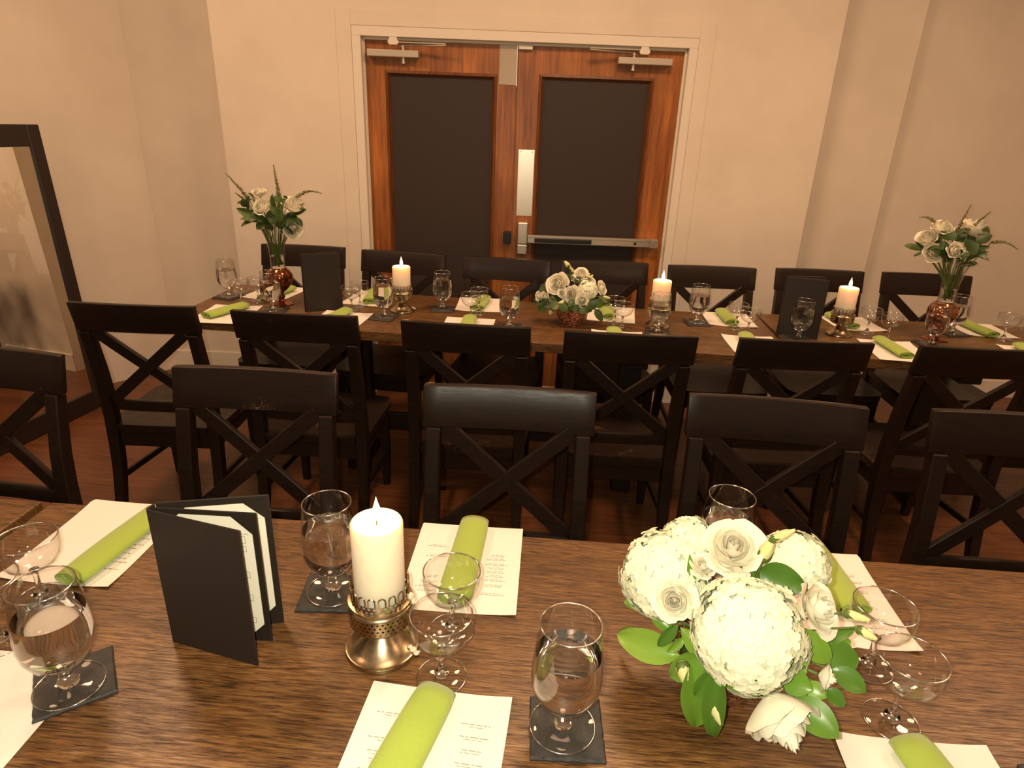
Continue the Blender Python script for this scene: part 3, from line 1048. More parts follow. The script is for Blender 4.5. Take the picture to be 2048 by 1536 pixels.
# sheet: inner edge middle (x, y), heading of the outward direction (deg, 0 = +Y), length, distance to table rim; napkin: start, heading, length
sheets = [(-.893, .893, 0, .275, .262, 0, 'left of the open menu folder, near table', (-.853, .890, 7, .235)),
          (-.146, .908, -1, .275, .25, 1, 'behind the coupes beside the large candle', (-.149, .925, 1.2, .250)),
          (-.138, .737, 183, .275, .210, 1, 'at the bottom centre of the picture', (-.145, .725, 194, .245)),
          (.553, .906, 0, .275, .257, 1, 'behind the coupes beside the big bouquet', (.580, .985, -4.7, .19)),
          (.552, .726, 180, .275, .200, 2, 'at the bottom right of the picture', (.540, .712, 169, .245)),
          (-.803, .735, 179, .275, .200, 2, 'cut by the left edge, front of near table', None),
          (-1.445, 2.762, 176.5, .275, .225, 0, 'leftmost on the near side of the far table', (-1.405, 2.735, 201, .215)),
          (-1.405, 2.884, 8, .275, .255, 0, 'behind the left vase, wall side of far table', (-1.377, 2.868, 14, .215)),
          (-.915, 2.880, 6, .275, .255, 0, 'right of the left menu folder, wall side of far table', (-.880, 2.905, -9, .205)),
          (-.927, 2.757, 183, .275, .225, 0, 'before the left menu folder, near side of far table', (-.938, 2.742, 191, .215)),
          (-.362, 2.888, -3, .275, .245, 0, 'left of the small bouquet, wall side of far table', (-.366, 2.900, 3.5, .205)),
          (-.378, 2.776, 179, .275, .245, 0, 'left of the small bouquet, near side of far table', (-.380, 2.738, 177.5, .215)),
          (.248, 2.842, 5, .275, .265, 0, 'right of the small bouquet, wall side of far table', (.248, 2.878, -3.6, .205)),
          (.265, 2.700, 180, .275, .190, 0, 'right of the small bouquet, near side of far table', (.247, 2.680, 177, .215)),
          (.806, 2.880, 1.5, .275, .225, 0, 'left of the table seam, wall side of far table', (.804, 2.895, -2, .205)),
          (.826, 2.742, 178.6, .275, .240, 0, 'left of the table seam, near side of far table', (.812, 2.722, 184.6, .215)),
          (1.403, 2.930, -4, .275, .225, 0, 'right of the rightmost candle, wall side of far table', (1.36, 2.945, -9, .205)),
          (1.423, 2.795, 184, .275, .230, 0, 'right of the rightmost candle, near side of far table', (1.393, 2.775, 177, .225)),
          (1.982, 2.948, 1, .275, .220, 0, 'rightmost on the wall side of the far table', (1.967, 2.936, -5.8, .215)),
          (2.024, 2.830, 180, .275, .230, 0, 'cut by the right edge, near side of far table', (1.990, 2.800, 190, .215))]
def to_rim(x, y, hd):
    """distance from a sheet's inner edge to the rim of the table it lies on"""
    cx_, cy_, half, rz = (.215, .842, .3175, .6) if y < 2 else (-.338, 2.807, .3175, -1.2) if x < .97 else (1.94, 2.855, .31, 1.2)
    mid = cy_ + (x - cx_) * math.tan(R(rz))
    return (mid + half - y if abs(hd) < 90 else y - (mid - half)) + .007
for i, (x, y, hd, L, ed, st, wh, nap) in enumerate(sheets):
    ed = to_rim(x, y, hd)
    p = make_paper(L, ed, 20 + i, st)
    p.location = (x, y, TZ)
    p.rotation_euler = (0, 0, R(-hd))
    tag(p, 'white printed menu sheet ' + wh, 'menu sheet', 'printed menu sheets')
    if nap:
        q = make_napkin(nap[3], i)
        q.location = (nap[0], nap[1], TZ + .001)
        q.rotation_euler = (0, 0, R(-nap[2]))
        tag(q, 'rolled lime green napkin ' + wh, 'napkin', 'rolled green napkins')

# ------------------------------------------------------------------ menu folders
def slab(name, w, h, th, mat, parent, x0=0.0, z0=0.0, y0=0.0, bev=.0012):
    return box(name, x0, x0 + w, y0, y0 + th, z0, z0 + h, mat, parent, bev)
def page_on(panel, x0, x1, z0, z1, y, boxes):
    pg = box('page', x0, x1, y - .0008, y, z0, z1, 'menu_page', panel)
    c = .032
    for (cx_, cz_, sx, sz) in ((x0, z0, 1, 1), (x1, z0, -1, 1), (x0, z1, 1, -1), (x1, z1, -1, -1)):
        vs = [(cx_ - sx * .004, y - .0010, cz_ - sz * .004), (cx_ + sx * c, y - .0013, cz_ - sz * .004), (cx_ - sx * .004, y - .0013, cz_ + sz * c)]
        vs += [(a, b - .0008, d) for a, b, d in vs]
        pyd('corner_tab', vs, [(0, 1, 2), (3, 4, 5), (0, 1, 4, 3), (1, 2, 5, 4), (2, 0, 3, 5)], 'folder_vinyl', pg)
    vs, fs = [], []
    def ln(a0, a1, b0, b1):
        k = len(vs)
        vs.extend([(a0, y - .0011, b0), (a1, y - .0011, b0), (a1, y - .0011, b1), (a0, y - .0011, b1)])
        fs.append((k, k + 1, k + 2, k + 3))
    t = .0006
    for (bx0, bx1, bz0, bz1) in boxes:
        ln(bx0, bx1, bz0, bz0 + t)
        ln(bx0, bx1, bz1 - t, bz1)
        ln(bx0, bx0 + t, bz0, bz1)
        ln(bx1 - t, bx1, bz0, bz1)
    ln(x0 + .01, x1 - .006, z1 - .030, z1 - .0294)
    pyd('printed_boxes', vs, fs, 'ink', pg, recalc=False)
def make_folder(alpha, leafa):
    """spine at the origin, front cover along +x, back cover swung by alpha toward +y"""
    t = empty('menu_folder')
    W, H, S = .165, .257, .016
    slab('front_cover', W, H, .003, 'folder_vinyl', t, 0, 0, -.003)
    slab('spine', .003, H, S, 'folder_vinyl', t, -.003, 0, 0)
    bc = slab('back_cover', W, H, .003, 'folder_vinyl', t, 0, 0, 0)
    bc.matrix_local = Matrix.Translation((0, S, 0)) @ Matrix.Rotation(R(alpha), 4, 'Z')
    page_on(bc, .012, W - .010, .012, H - .012, 0, [(W - .045, W - .022, H - .052, H - .042)])
    lf = slab('inner_leaf', W - .006, H - .006, .002, 'folder_vinyl', t, 0, .003, 0)
    lf.matrix_local = Matrix.Translation((.002, S * .55, 0)) @ Matrix.Rotation(R(leafa), 4, 'Z')
    page_on(lf, .010, W - .016, .012, H - .012, 0, [(W - .055, W - .028, H - .060, H - .046), (W - .055, W - .028, H - .075, H - .064), (W - .055, W - .028, H - .125, H - .113), (W - .055, W - .028, H - .170, H - .158), (W - .055, W - .028, H - .215, H - .203)])
    return t
f1 = make_folder(28, 14)
f1.location = (-.597, .787, TZ)
f1.rotation_euler = (0, 0, R(-11.8))
tag(f1, 'black menu folder standing open with cream pages on the near table', 'menu folder', 'black menu folders')
f2 = make_folder(12, 6)
f2.location = (-1.118, 2.722, TZ)
f2.rotation_euler = (0, 0, R(31))
tag(f2, 'black menu folder standing right of the left vase on the far table', 'menu folder', 'black menu folders')
f3 = make_folder(20, 10)
f3.location = (.972, 2.80, TZ)
f3.rotation_euler = (0, 0, R(-15))
tag(f3, 'black menu folder standing left of the rightmost candle on the far table', 'menu folder', 'black menu folders')

# ------------------------------------------------------------------ flowers
def leaf_mesh(name, mat, blunt):
    n, m = 10, 4
    vs = []
    for j in range(n + 1):
        v = j / n
        w = math.sin(math.pi * min(1, v ** blunt)) ** .72 * (1 if v < 1 else 0) * .5 + (.012 if 0 < v < 1 else .006)
        for i in range(m + 1):
            u = -1 + 2 * i / m
            vs.append((u * w, v, .10 * abs(u) * (1 if 0 < v < 1 else 0) - .22 * (v - .15) ** 2 + .06 * math.sin(3.0 * v)))
    fs = [(j * (m + 1) + i, j * (m + 1) + i + 1, (j + 1) * (m + 1) + i + 1, (j + 1) * (m + 1) + i) for j in range(n) for i in range(m)]
    bm = bmesh.new()
    bv = [bm.verts.new(v) for v in vs]
    for f in fs:
        bm.faces.new([bv[k] for k in f])
    me = bpy.data.meshes.new(name)
    bm.to_mesh(me)
    bm.free()
    me.materials.append(M[mat])
    me.polygons.foreach_set('use_smooth', [True] * len(me.polygons))
    return me
LEAF = {('leaf', 0): leaf_mesh('leaf', 'leaf', .85), ('leaf', 1): leaf_mesh('leaf', 'leaf', 1.0), ('leaf_dark', 0): leaf_mesh('leaf', 'leaf_dark', .85), ('leaf_dark', 1): leaf_mesh('leaf', 'leaf_dark', 1.0)}
def rose_mesh(seed, open_=1.0):
    """unit rose, radius about 1, opening to +z"""
    rnd = random.Random(seed)
    vs, fs = [], []
    N = 22
    for i in range(N):
        t = i / (N - 1)
        ph = i * 2.39996 + rnd.uniform(-.2, .2)
        R0 = .10 + .62 * t
        H = 1.12 - (.30 + .12 * open_) * t
        z0 = -.55 + .05 * t
        half = 1.35 - .45 * t
        flare = (.01 + .26 * t ** 2.2) * open_
        lean = .08 * t * open_
        tuck = .45 * (1 - t) ** 1.2
        nu, nv = 6, 6
        b = len(vs)
        for j in range(nv + 1):
            v = j / nv
            wv = math.sin(math.pi * (.12 + .62 * v)) if v < .8 else math.sin(math.pi * (.12 + .62 * .8)) * (1 - .35 * ((v - .8) / .2) ** 2)
            for k in range(nu + 1):
                u = -1 + 2 * k / nu
                a = ph + u * half * wv
                rr = R0 * (.30 + .95 * math.sin(math.pi * .5 * min(1, v * 1.25)) ** .8) + flare * v ** 3.2 + lean * v
                rr *= 1 - tuck * v ** 2.5
                rr += .045 * (abs(u) ** 2.5) * (1 if t > .3 else .2) * v
                zz = z0 + H * (v - .18 * v * v * t) - .10 * u * u * v * v - flare * .35 * v ** 5
                zz += .03 * math.sin(7 * a + i) * v * v
                vs.append((rr * math.cos(a), rr * math.sin(a), zz))
        for j in range(nv):
            for k in range(nu):
                p = b + j * (nu + 1) + k
                fs.append((p, p + 1, p + nu + 2, p + nu + 1))
    me = bpy.data.meshes.new('rose_bloom')
    me.from_pydata(vs, [], fs)
    me.materials.append(M['petal'])
    me.polygons.foreach_set('use_smooth', [True] * len(me.polygons))
    return me
ROSES = [rose_mesh(0), rose_mesh(1), rose_mesh(2, .6), rose_mesh(3, .5)]
def hydrangea_mesh(seed, n):
    rnd = random.Random(seed)
    vs, fs = [], []
    g = math.pi * (3 - math.sqrt(5))
    for i in range(n):
        zc = 1 - 1.72 * (i + .5) / n
        r = math.sqrt(max(0, 1 - zc * zc))
        d = Vector((r * math.cos(g * i), r * math.sin(g * i), zc)).normalized()
        d = (d + Vector((rnd.uniform(-1, 1), rnd.uniform(-1, 1), rnd.uniform(-1, 1))) * .09).normalized()
        m = frame_mat(d * (.86 + .07 * math.sin(5 * d.x + 2) * math.sin(6 * d.y) + .05 * math.sin(9 * d.z + 4 * d.x) + rnd.uniform(-.05, .05)), d.cross(Vector((.3, .5, .8))).normalized(), d)
        rot = rnd.uniform(0, 6.28)
        S = rnd.uniform(.9, 1.15) * 2.75 / math.sqrt(n)
        for q in range(4):
            a = rot + q * math.pi / 2
            b = len(vs)
            tilt = rnd.uniform(.15, .42)
            for j in range(4):
                v = j / 3
                w = [.10, .62, .70, .30][j] * .62
                for k in range(3):
                    u = -1 + k
                    lx, ly = v, u * w
                    x = (lx * math.cos(a) - ly * math.sin(a)) * S
                    y = (lx * math.sin(a) + ly * math.cos(a)) * S
                    z = (tilt * v - .28 * v * v + .10 * abs(u)) * S
                    vs.append(tuple(m @ Vector((x, y, z))))
            for j in range(3):
                for k in range(2):
                    p = b + j * 3 + k
                    fs.append((p, p + 1, p + 4, p + 3))
    b = len(vs)
    bm = bmesh.new()
    bmesh.ops.create_icosphere(bm, subdivisions=2, radius=.76)
    for v in bm.verts:
        vs.append(tuple(v.co))
    bm.verts.index_update()
    for f in bm.faces:
        fs.append(tuple(b + v.index for v in f.verts))
    bm.free()
    me = bpy.data.meshes.new('hydrangea_bloom')
    me.from_pydata(vs, [], fs)
    me.materials.append(M['petal_hydrangea'])
    me.polygons.foreach_set('use_smooth', [True] * len(me.polygons))
    return me
HYD = {k: hydrangea_mesh(k, n) for k, n in ((0, 230), (1, 120), (2, 70))}
def bud_mesh():
    bm = bmesh.new()
    seg = 10
    prof = [(0, 0), (.30, .03), (.44, .16), (.50, .34), (.46, .55), (.34, .76), (.20, .92), (.12, 1.0), (0, .97)]
    lathe_bm(bm, prof, seg)
    for v in bm.verts:
        tw = v.co.z * 1.2
        x, y = v.co.x, v.co.y
        k = 1 + .10 * math.sin(3 * math.atan2(y, x) + tw * 2) * (1 if v.co.z > .2 else 0)
        v.co.x, v.co.y = (x * math.cos(tw) - y * math.sin(tw)) * k, (x * math.sin(tw) + y * math.cos(tw)) * k
    bmesh.ops.rotate(bm, verts=bm.verts, cent=(0, 0, 0), matrix=Matrix.Rotation(R(-90), 3, 'X'))
    bmesh.ops.recalc_face_normals(bm, faces=bm.faces)
    me = bpy.data.meshes.new('bud')
    bm.to_mesh(me)
    bm.free()
    me.materials.append(M['petal_bud'])
    me.polygons.foreach_set('use_smooth', [True] * len(me.polygons))
    bm = bmesh.new()
    lathe_bm(bm, [(0, -.02), (.22, -.01), (.42, .10), (.50, .22), (.47, .30)], 10)
    for i, v in enumerate(bm.verts):
        if v.co.z > .28 and i % 2:
            v.co.z += .16
    bmesh.ops.rotate(bm, verts=bm.verts, cent=(0, 0, 0), matrix=Matrix.Rotation(R(-90), 3, 'X'))
    mc = bpy.data.meshes.new('calyx')
    bm.to_mesh(mc)
    bm.free()
    mc.materials.append(M['stem'])
    mc.polygons.foreach_set('use_smooth', [True] * len(mc.polygons))
    return me, mc
BUD, CALYX = bud_mesh()
def spike(parent, a, b, r):
    a, b = Vector(a), Vector(b)
    d = b - a
    sag = Vector((0, 0, 1)) * d.length * (.16 if abs(d.z) < .6 * d.length else .03)
    rnd = random.Random(int(abs(a.x) * 9999))
    bm = bmesh.new()
    pts = [a + d * k / 10 + sag * math.sin(math.pi * k / 10) for k in range(11)]
    r *= 1.45
    tube_bm(bm, pts, r * .45, r * .18, 6)
    n = 90
    for i in range(n):
        k = i / n
        q = k * 10
        p = pts[int(q)].lerp(pts[min(int(q) + 1, 10)], q - int(q))
        rr = r * (1.0 - .75 * k)
        off = Vector((rnd.uniform(-1, 1), rnd.uniform(-1, 1), rnd.uniform(-1, 1))).normalized() * rr * .8
        rs = bmesh.ops.create_icosphere(bm, subdivisions=1, radius=rr * .38 + .0004)
        for v in rs['verts']:
            v.co += p + off
    return from_bm('flower_spike', bm, 'spike', parent, True)
def arrange(t, items, foot, neck, leafmat, wscale=1.0, cupped=False, rgrow=1.0):
    """parts of a bouquet in the container's own frame; stems run down to foot through neck"""
    rnd = random.Random(len(items))
    neck, foot = Vector(neck), Vector(foot)
    def stem(p, r=.0016, dark=False):
        p = Vector(p)
        j = Vector((rnd.uniform(-1, 1), rnd.uniform(-1, 1), 0))
        fl = Vector((p.x - neck.x, p.y - neck.y, 0))
        if fl.length > 1e-4:
            fl.normalize()
        nk = neck + fl * .016 + j * .006
        ft = foot - fl * .012 + j * .008
        pts = [ft, ft.lerp(nk, .5), nk]
        mid = nk.lerp(p, .5) + Vector((0, 0, .12 * (p - nk).length))
        for k in (.2, .4, .6, .8, 1):
            pts.append(nk * (1 - k) ** 2 + mid * 2 * k * (1 - k) + p * k * k)
        tube('stem', pts, r, 'stem', t, seg=5)
    for i, it in enumerate(items):
        kind = it[0]
        if kind in ('rose', 'hydrangea'):
            _, p, d, r = it
            d = Vector(d).normalized()
            me = ROSES[i % 2 + (2 if cupped or r > .045 else 0)] if kind == 'rose' else HYD[0 if r > .06 else 1 if r > .038 else 2]
            o = link(bpy.data.objects.new('rose_bloom' if kind == 'rose' else 'hydrangea_bloom', me), t)
            m = frame_mat(Vector(p), d.cross(Vector((.2, .9, .3))), d)
            s = r * (1.0 if kind == 'rose' else 1.02) * rgrow
            o.matrix_local = m @ Matrix.Rotation(rnd.uniform(0, 6.28), 4, 'Z') @ Matrix.Diagonal((s, s, s * ((1.32 if cupped or r > .045 else 1.12) if kind == 'rose' else .95), 1))
            stem(Vector(p) - d * r * .75, .0024)
        elif kind == 'bud':
            _, a, b, r = it
            a, b = Vector(a), Vector(b)
            L = (b - a).length
            m = frame_mat(a, b - a, (.1, -.3, 1))
            o = link(bpy.data.objects.new('bud', BUD), t)
            o.matrix_local = m @ Matrix.Diagonal((r * 1.9, L, r * 1.9, 1))
            c = link(bpy.data.objects.new('calyx', CALYX), o)
            stem(a)
        elif kind == 'leaf':
            _, a, b, r = it
            a, b = Vector(a), Vector(b)
            L = (b - a).length
            view = Vector((-.1, -.72, .62)) + Vector((rnd.uniform(-.45, .45), rnd.uniform(-.2, .2), rnd.uniform(-.35, .35)))
            o = link(bpy.data.objects.new('leaf', LEAF[(leafmat, i % 2)]), t)
            mt = frame_mat(a, b - a, view) @ Matrix.Diagonal((r * 2.1 * wscale, L, L * .8, 1))
            low = min((mt @ v.co).z for v in o.data.vertices)
            if low < .004:
                mt = Matrix.Translation((0, 0, .004 - low)) @ mt
            o.matrix_local = mt
            stem(a)
        else:
            _, a, b, r = it
            spike(t, a, b, r)
            stem(a)
BIG = [
    ('hydrangea', (-0.004,-0.079,0.177), (0.0,-.7,.7), 0.0732),
    ('hydrangea', (-0.101,0.037,0.174), (-.5,-.5,.7), 0.0645),
    ('hydrangea', (-0.063,0.077,0.208), (-.3,-.1,.9), 0.0395),
    ('hydrangea', (0.090,0.041,0.211), (.4,0,.9), 0.0478),
    ('rose', (-0.016,0.006,0.256), (-.1,-.5,.85), 0.0374),
    ('rose', (-0.099,-0.038,0.188), (-.3,-.8,.5), 0.0275),
    ('rose', (0.090,-0.065,0.218), (.5,-.5,.6), 0.0306),
    ('rose', (0.035,-0.152,0.101), (.25,-.65,-.35), 0.0455),
    ('rose', (-0.059,-0.010,0.232), (-.1,-.4,.9), 0.0173),
    ('rose', (0.094,-0.120,0.150), (.9,-.4,0), 0.0165),
    ('bud', (-0.080,-0.056,0.097), (-0.073,-0.080,0.072), 0.0109),
    ('bud', (-0.038,-0.093,0.068), (-0.027,-0.118,0.045), 0.0106),
    ('bud', (0.030,-0.000,0.275), (0.053,-0.019,0.310), 0.0067),
    ('bud', (0.024,0.002,0.238), (0.034,-0.002,0.282), 0.0109),
    ('bud', (0.115,-0.074,0.221), (0.141,-0.095,0.229), 0.0072),
    ('bud', (0.128,-0.090,0.211), (0.149,-0.108,0.210), 0.0071),
    ('leaf', (-0.077,-0.035,0.084), (-0.171,0.010,0.073), 0.0187),
    ('leaf', (-0.093,0.002,0.075), (-0.158,0.058,0.034), 0.0143),
    ('leaf', (-0.089,-0.010,0.107), (-0.122,0.013,0.125), 0.0089),
    ('leaf', (-0.084,-0.022,0.134), (-0.112,-0.033,0.094), 0.0069),
    ('leaf', (-0.077,-0.035,0.121), (-0.100,-0.049,0.099), 0.0059),
    ('leaf', (-0.047,-0.057,0.112), (-0.094,-0.061,0.063), 0.0156),
    ('leaf', (-0.066,-0.061,0.073), (-0.048,-0.099,-0.014), 0.0244),
    ('leaf', (-0.038,-0.082,0.113), (-0.062,-0.094,0.064), 0.0117),
    ('leaf', (-0.036,-0.093,0.101), (-0.036,-0.115,-0.018), 0.0128),
    ('leaf', (-0.024,-0.087,0.095), (0.008,-0.120,0.109), 0.0106),
    ('leaf', (0.029,0.011,0.217), (0.086,-0.021,0.215), 0.0184),
    ('leaf', (0.065,-0.067,0.185), (0.109,-0.093,0.147), 0.0138),
    ('leaf', (0.094,-0.056,0.152), (0.151,-0.056,0.180), 0.0082),
    ('leaf', (0.116,-0.053,0.140), (0.149,-0.055,0.157), 0.0106),
    ('leaf', (0.109,-0.072,0.142), (0.155,-0.078,0.145), 0.0174),
    ('leaf', (0.049,-0.093,0.123), (0.076,-0.124,0.130), 0.0142),
    ('leaf', (0.078,-0.103,0.119), (0.100,-0.122,0.118), 0.0091),
    ('leaf', (0.105,-0.103,0.148), (0.144,-0.128,0.141), 0.0123),
    ('leaf', (0.101,-0.112,0.122), (0.121,-0.130,0.113), 0.0090),
    ('leaf', (0.058,-0.117,0.107), (0.103,-0.166,0.098), 0.0169),
    ('leaf', (-0.070,-0.006,0.190), (-0.078,-0.003,0.241), 0.0054),
    ('leaf', (-0.129,0.048,0.094), (-0.155,0.057,0.101), 0.0059),
    ('leaf', (-0.045,-0.047,0.099), (-0.081,-0.034,0.135), 0.0110),
    ('leaf', (0.078,-0.093,0.147), (0.057,-0.096,0.135), 0.0091),
    ('leaf', (-0.006,0.002,0.211), (0.046,0.015,0.209), 0.0122),
]
SMALL = [
    ('rose', (-0.069,-0.028,0.185), (-.4,-.8,.4), 0.0410),
    ('rose', (0.032,0.009,0.227), (.1,-.5,.8), 0.0297),
    ('rose', (-0.007,-0.060,0.149), (-.2,-.9,.3), 0.0321),
    ('hydrangea', (0.061,-0.031,0.163), (.2,-.9,.4), 0.0410),
    ('rose', (0.041,-0.081,0.126), (.1,-.9,.1), 0.0257),
    ('rose', (0.078,-0.002,0.193), (.4,-.5,.7), 0.0220),
    ('rose', (0.125,-0.003,0.171), (.7,-.5,.4), 0.0262),
    ('rose', (-0.121,-0.027,0.123), (-.5,-.8,.1), 0.0188),
    ('rose', (-0.148,-0.026,0.124), (-.7,-.6,.2), 0.0180),
    ('rose', (-0.048,-0.059,0.152), (-.2,-.9,.3), 0.0163),
    ('rose', (0.000,-0.000,0.208), (-.1,-.7,.7), 0.0151),
    ('bud', (-0.022,0.001,0.251), (-0.045,0.001,0.278), 0.0109),
    ('bud', (-0.015,0.000,0.237), (-0.020,0.000,0.262), 0.0060),
    ('bud', (-0.006,0.000,0.227), (-0.010,0.000,0.251), 0.0066),
    ('bud', (0.052,-0.001,0.208), (0.067,-0.002,0.232), 0.0077),
    ('bud', (0.064,-0.002,0.206), (0.081,-0.002,0.226), 0.0077),
    ('bud', (-0.029,-0.069,0.118), (-0.060,-0.079,0.113), 0.0087),
    ('bud', (-0.087,-0.048,0.077), (-0.094,-0.058,0.053), 0.0124),
    ('bud', (0.115,-0.023,0.138), (0.162,-0.024,0.133), 0.0096),
    ('leaf', (-0.101,0.002,0.145), (-0.146,0.004,0.157), 0.0223),
    ('leaf', (-0.020,0.000,0.190), (-0.028,0.001,0.225), 0.0124),
    ('leaf', (0.007,-0.020,0.190), (0.029,-0.021,0.219), 0.0110),
    ('leaf', (-0.111,-0.037,0.104), (-0.167,-0.026,0.089), 0.0138),
    ('leaf', (-0.110,-0.047,0.089), (-0.144,-0.047,0.064), 0.0138),
    ('leaf', (-0.083,-0.058,0.111), (-0.126,-0.057,0.091), 0.0164),
    ('leaf', (-0.056,-0.069,0.112), (-0.092,-0.078,0.087), 0.0164),
    ('leaf', (-0.029,-0.079,0.111), (-0.048,-0.089,0.079), 0.0163),
    ('leaf', (0.005,-0.080,0.133), (-0.014,-0.100,0.103), 0.0135),
    ('leaf', (0.009,-0.080,0.111), (0.017,-0.100,0.083), 0.0149),
    ('leaf', (0.037,-0.081,0.107), (0.063,-0.092,0.078), 0.0163),
    ('leaf', (0.073,-0.072,0.129), (0.097,-0.082,0.094), 0.0163),
    ('leaf', (0.095,-0.052,0.131), (0.131,-0.053,0.099), 0.0164),
    ('leaf', (0.098,-0.062,0.091), (0.135,-0.073,0.040), 0.0123),
    ('leaf', (0.109,-0.033,0.140), (0.157,-0.034,0.118), 0.0137),
    ('leaf', (0.119,-0.033,0.116), (0.164,-0.034,0.104), 0.0110),
    ('leaf', (-0.091,-0.038,0.133), (-0.072,-0.058,0.106), 0.0192),
    ('leaf', (-0.011,-0.070,0.095), (-0.032,-0.089,0.083), 0.0136),
    ('leaf', (0.061,-0.072,0.106), (0.082,-0.082,0.082), 0.0163),
    ('leaf', (-0.123,-0.017,0.101), (-0.171,0.004,0.104), 0.0111),
]
VASE_L = [
    ('rose', (-0.043,-0.019,0.505), (0,-.2,1), 0.0244),
    ('rose', (-0.025,-0.055,0.446), (-.1,-.7,.6), 0.0297),
    ('rose', (-0.009,0.018,0.454), (.1,-.3,.9), 0.0214),
    ('rose', (0.091,0.019,0.451), (.35,-.4,.8), 0.0386),
    ('rose', (0.090,-0.003,0.349), (.5,-.7,.0), 0.0330),
    ('rose', (-0.088,0.004,0.475), (-.2,-.2,1), 0.0137),
    ('spike', (-0.085,-0.038,0.473), (-0.159,-0.072,0.580), 0.0061),
    ('spike', (0.028,0.013,0.486), (0.019,0.009,0.617), 0.0069),
    ('spike', (0.092,0.041,0.479), (0.203,0.070,0.498), 0.0069),
    ('spike', (-0.111,-0.017,0.463), (-0.147,-0.033,0.497), 0.0048),
    ('leaf', (-0.031,-0.047,0.390), (-0.121,-0.088,0.437), 0.0171),
    ('leaf', (-0.028,-0.057,0.378), (-0.101,-0.100,0.400), 0.0170),
    ('leaf', (-0.034,-0.070,0.393), (-0.100,-0.111,0.369), 0.0115),
    ('leaf', (-0.018,-0.041,0.377), (-0.047,-0.076,0.353), 0.0171),
    ('leaf', (-0.074,-0.066,0.430), (-0.073,-0.066,0.492), 0.0152),
    ('leaf', (-0.065,-0.062,0.430), (-0.022,-0.076,0.384), 0.0135),
    ('leaf', (-0.088,-0.062,0.442), (-0.102,-0.068,0.475), 0.0135),
    ('leaf', (0.035,-0.017,0.416), (0.012,-0.028,0.496), 0.0171),
    ('leaf', (0.034,-0.007,0.412), (0.061,-0.005,0.479), 0.0224),
    ('leaf', (0.024,-0.033,0.378), (0.045,-0.024,0.444), 0.0274),
    ('leaf', (0.037,-0.038,0.412), (0.015,-0.059,0.450), 0.0136),
    ('leaf', (0.076,0.001,0.402), (0.140,0.030,0.436), 0.0155),
    ('leaf', (0.061,-0.016,0.391), (0.118,-0.001,0.391), 0.0241),
    ('leaf', (0.097,0.022,0.408), (0.128,0.036,0.461), 0.0090),
    ('leaf', (0.099,0.012,0.395), (0.124,0.012,0.359), 0.0104),
    ('leaf', (0.057,-0.029,0.365), (0.093,-0.024,0.329), 0.0089),
    ('leaf', (0.022,-0.045,0.372), (0.008,-0.051,0.412), 0.0171),
    ('leaf', (-0.010,-0.026,0.348), (-0.032,-0.015,0.386), 0.0207),
    ('leaf', (0.038,-0.005,0.347), (0.025,0.011,0.392), 0.0208),
    ('leaf', (-0.065,-0.029,0.473), (-0.074,-0.055,0.501), 0.0075),
    ('leaf', (0.061,0.028,0.473), (0.046,0.021,0.486), 0.0069),
    ('leaf', (-0.089,-0.040,0.460), (-0.136,-0.050,0.455), 0.0068),
    ('leaf', (-0.003,-0.001,0.386), (-0.022,0.012,0.424), 0.0208),
    ('leaf', (0.013,0.028,0.450), (0.015,0.040,0.489), 0.0173),
]
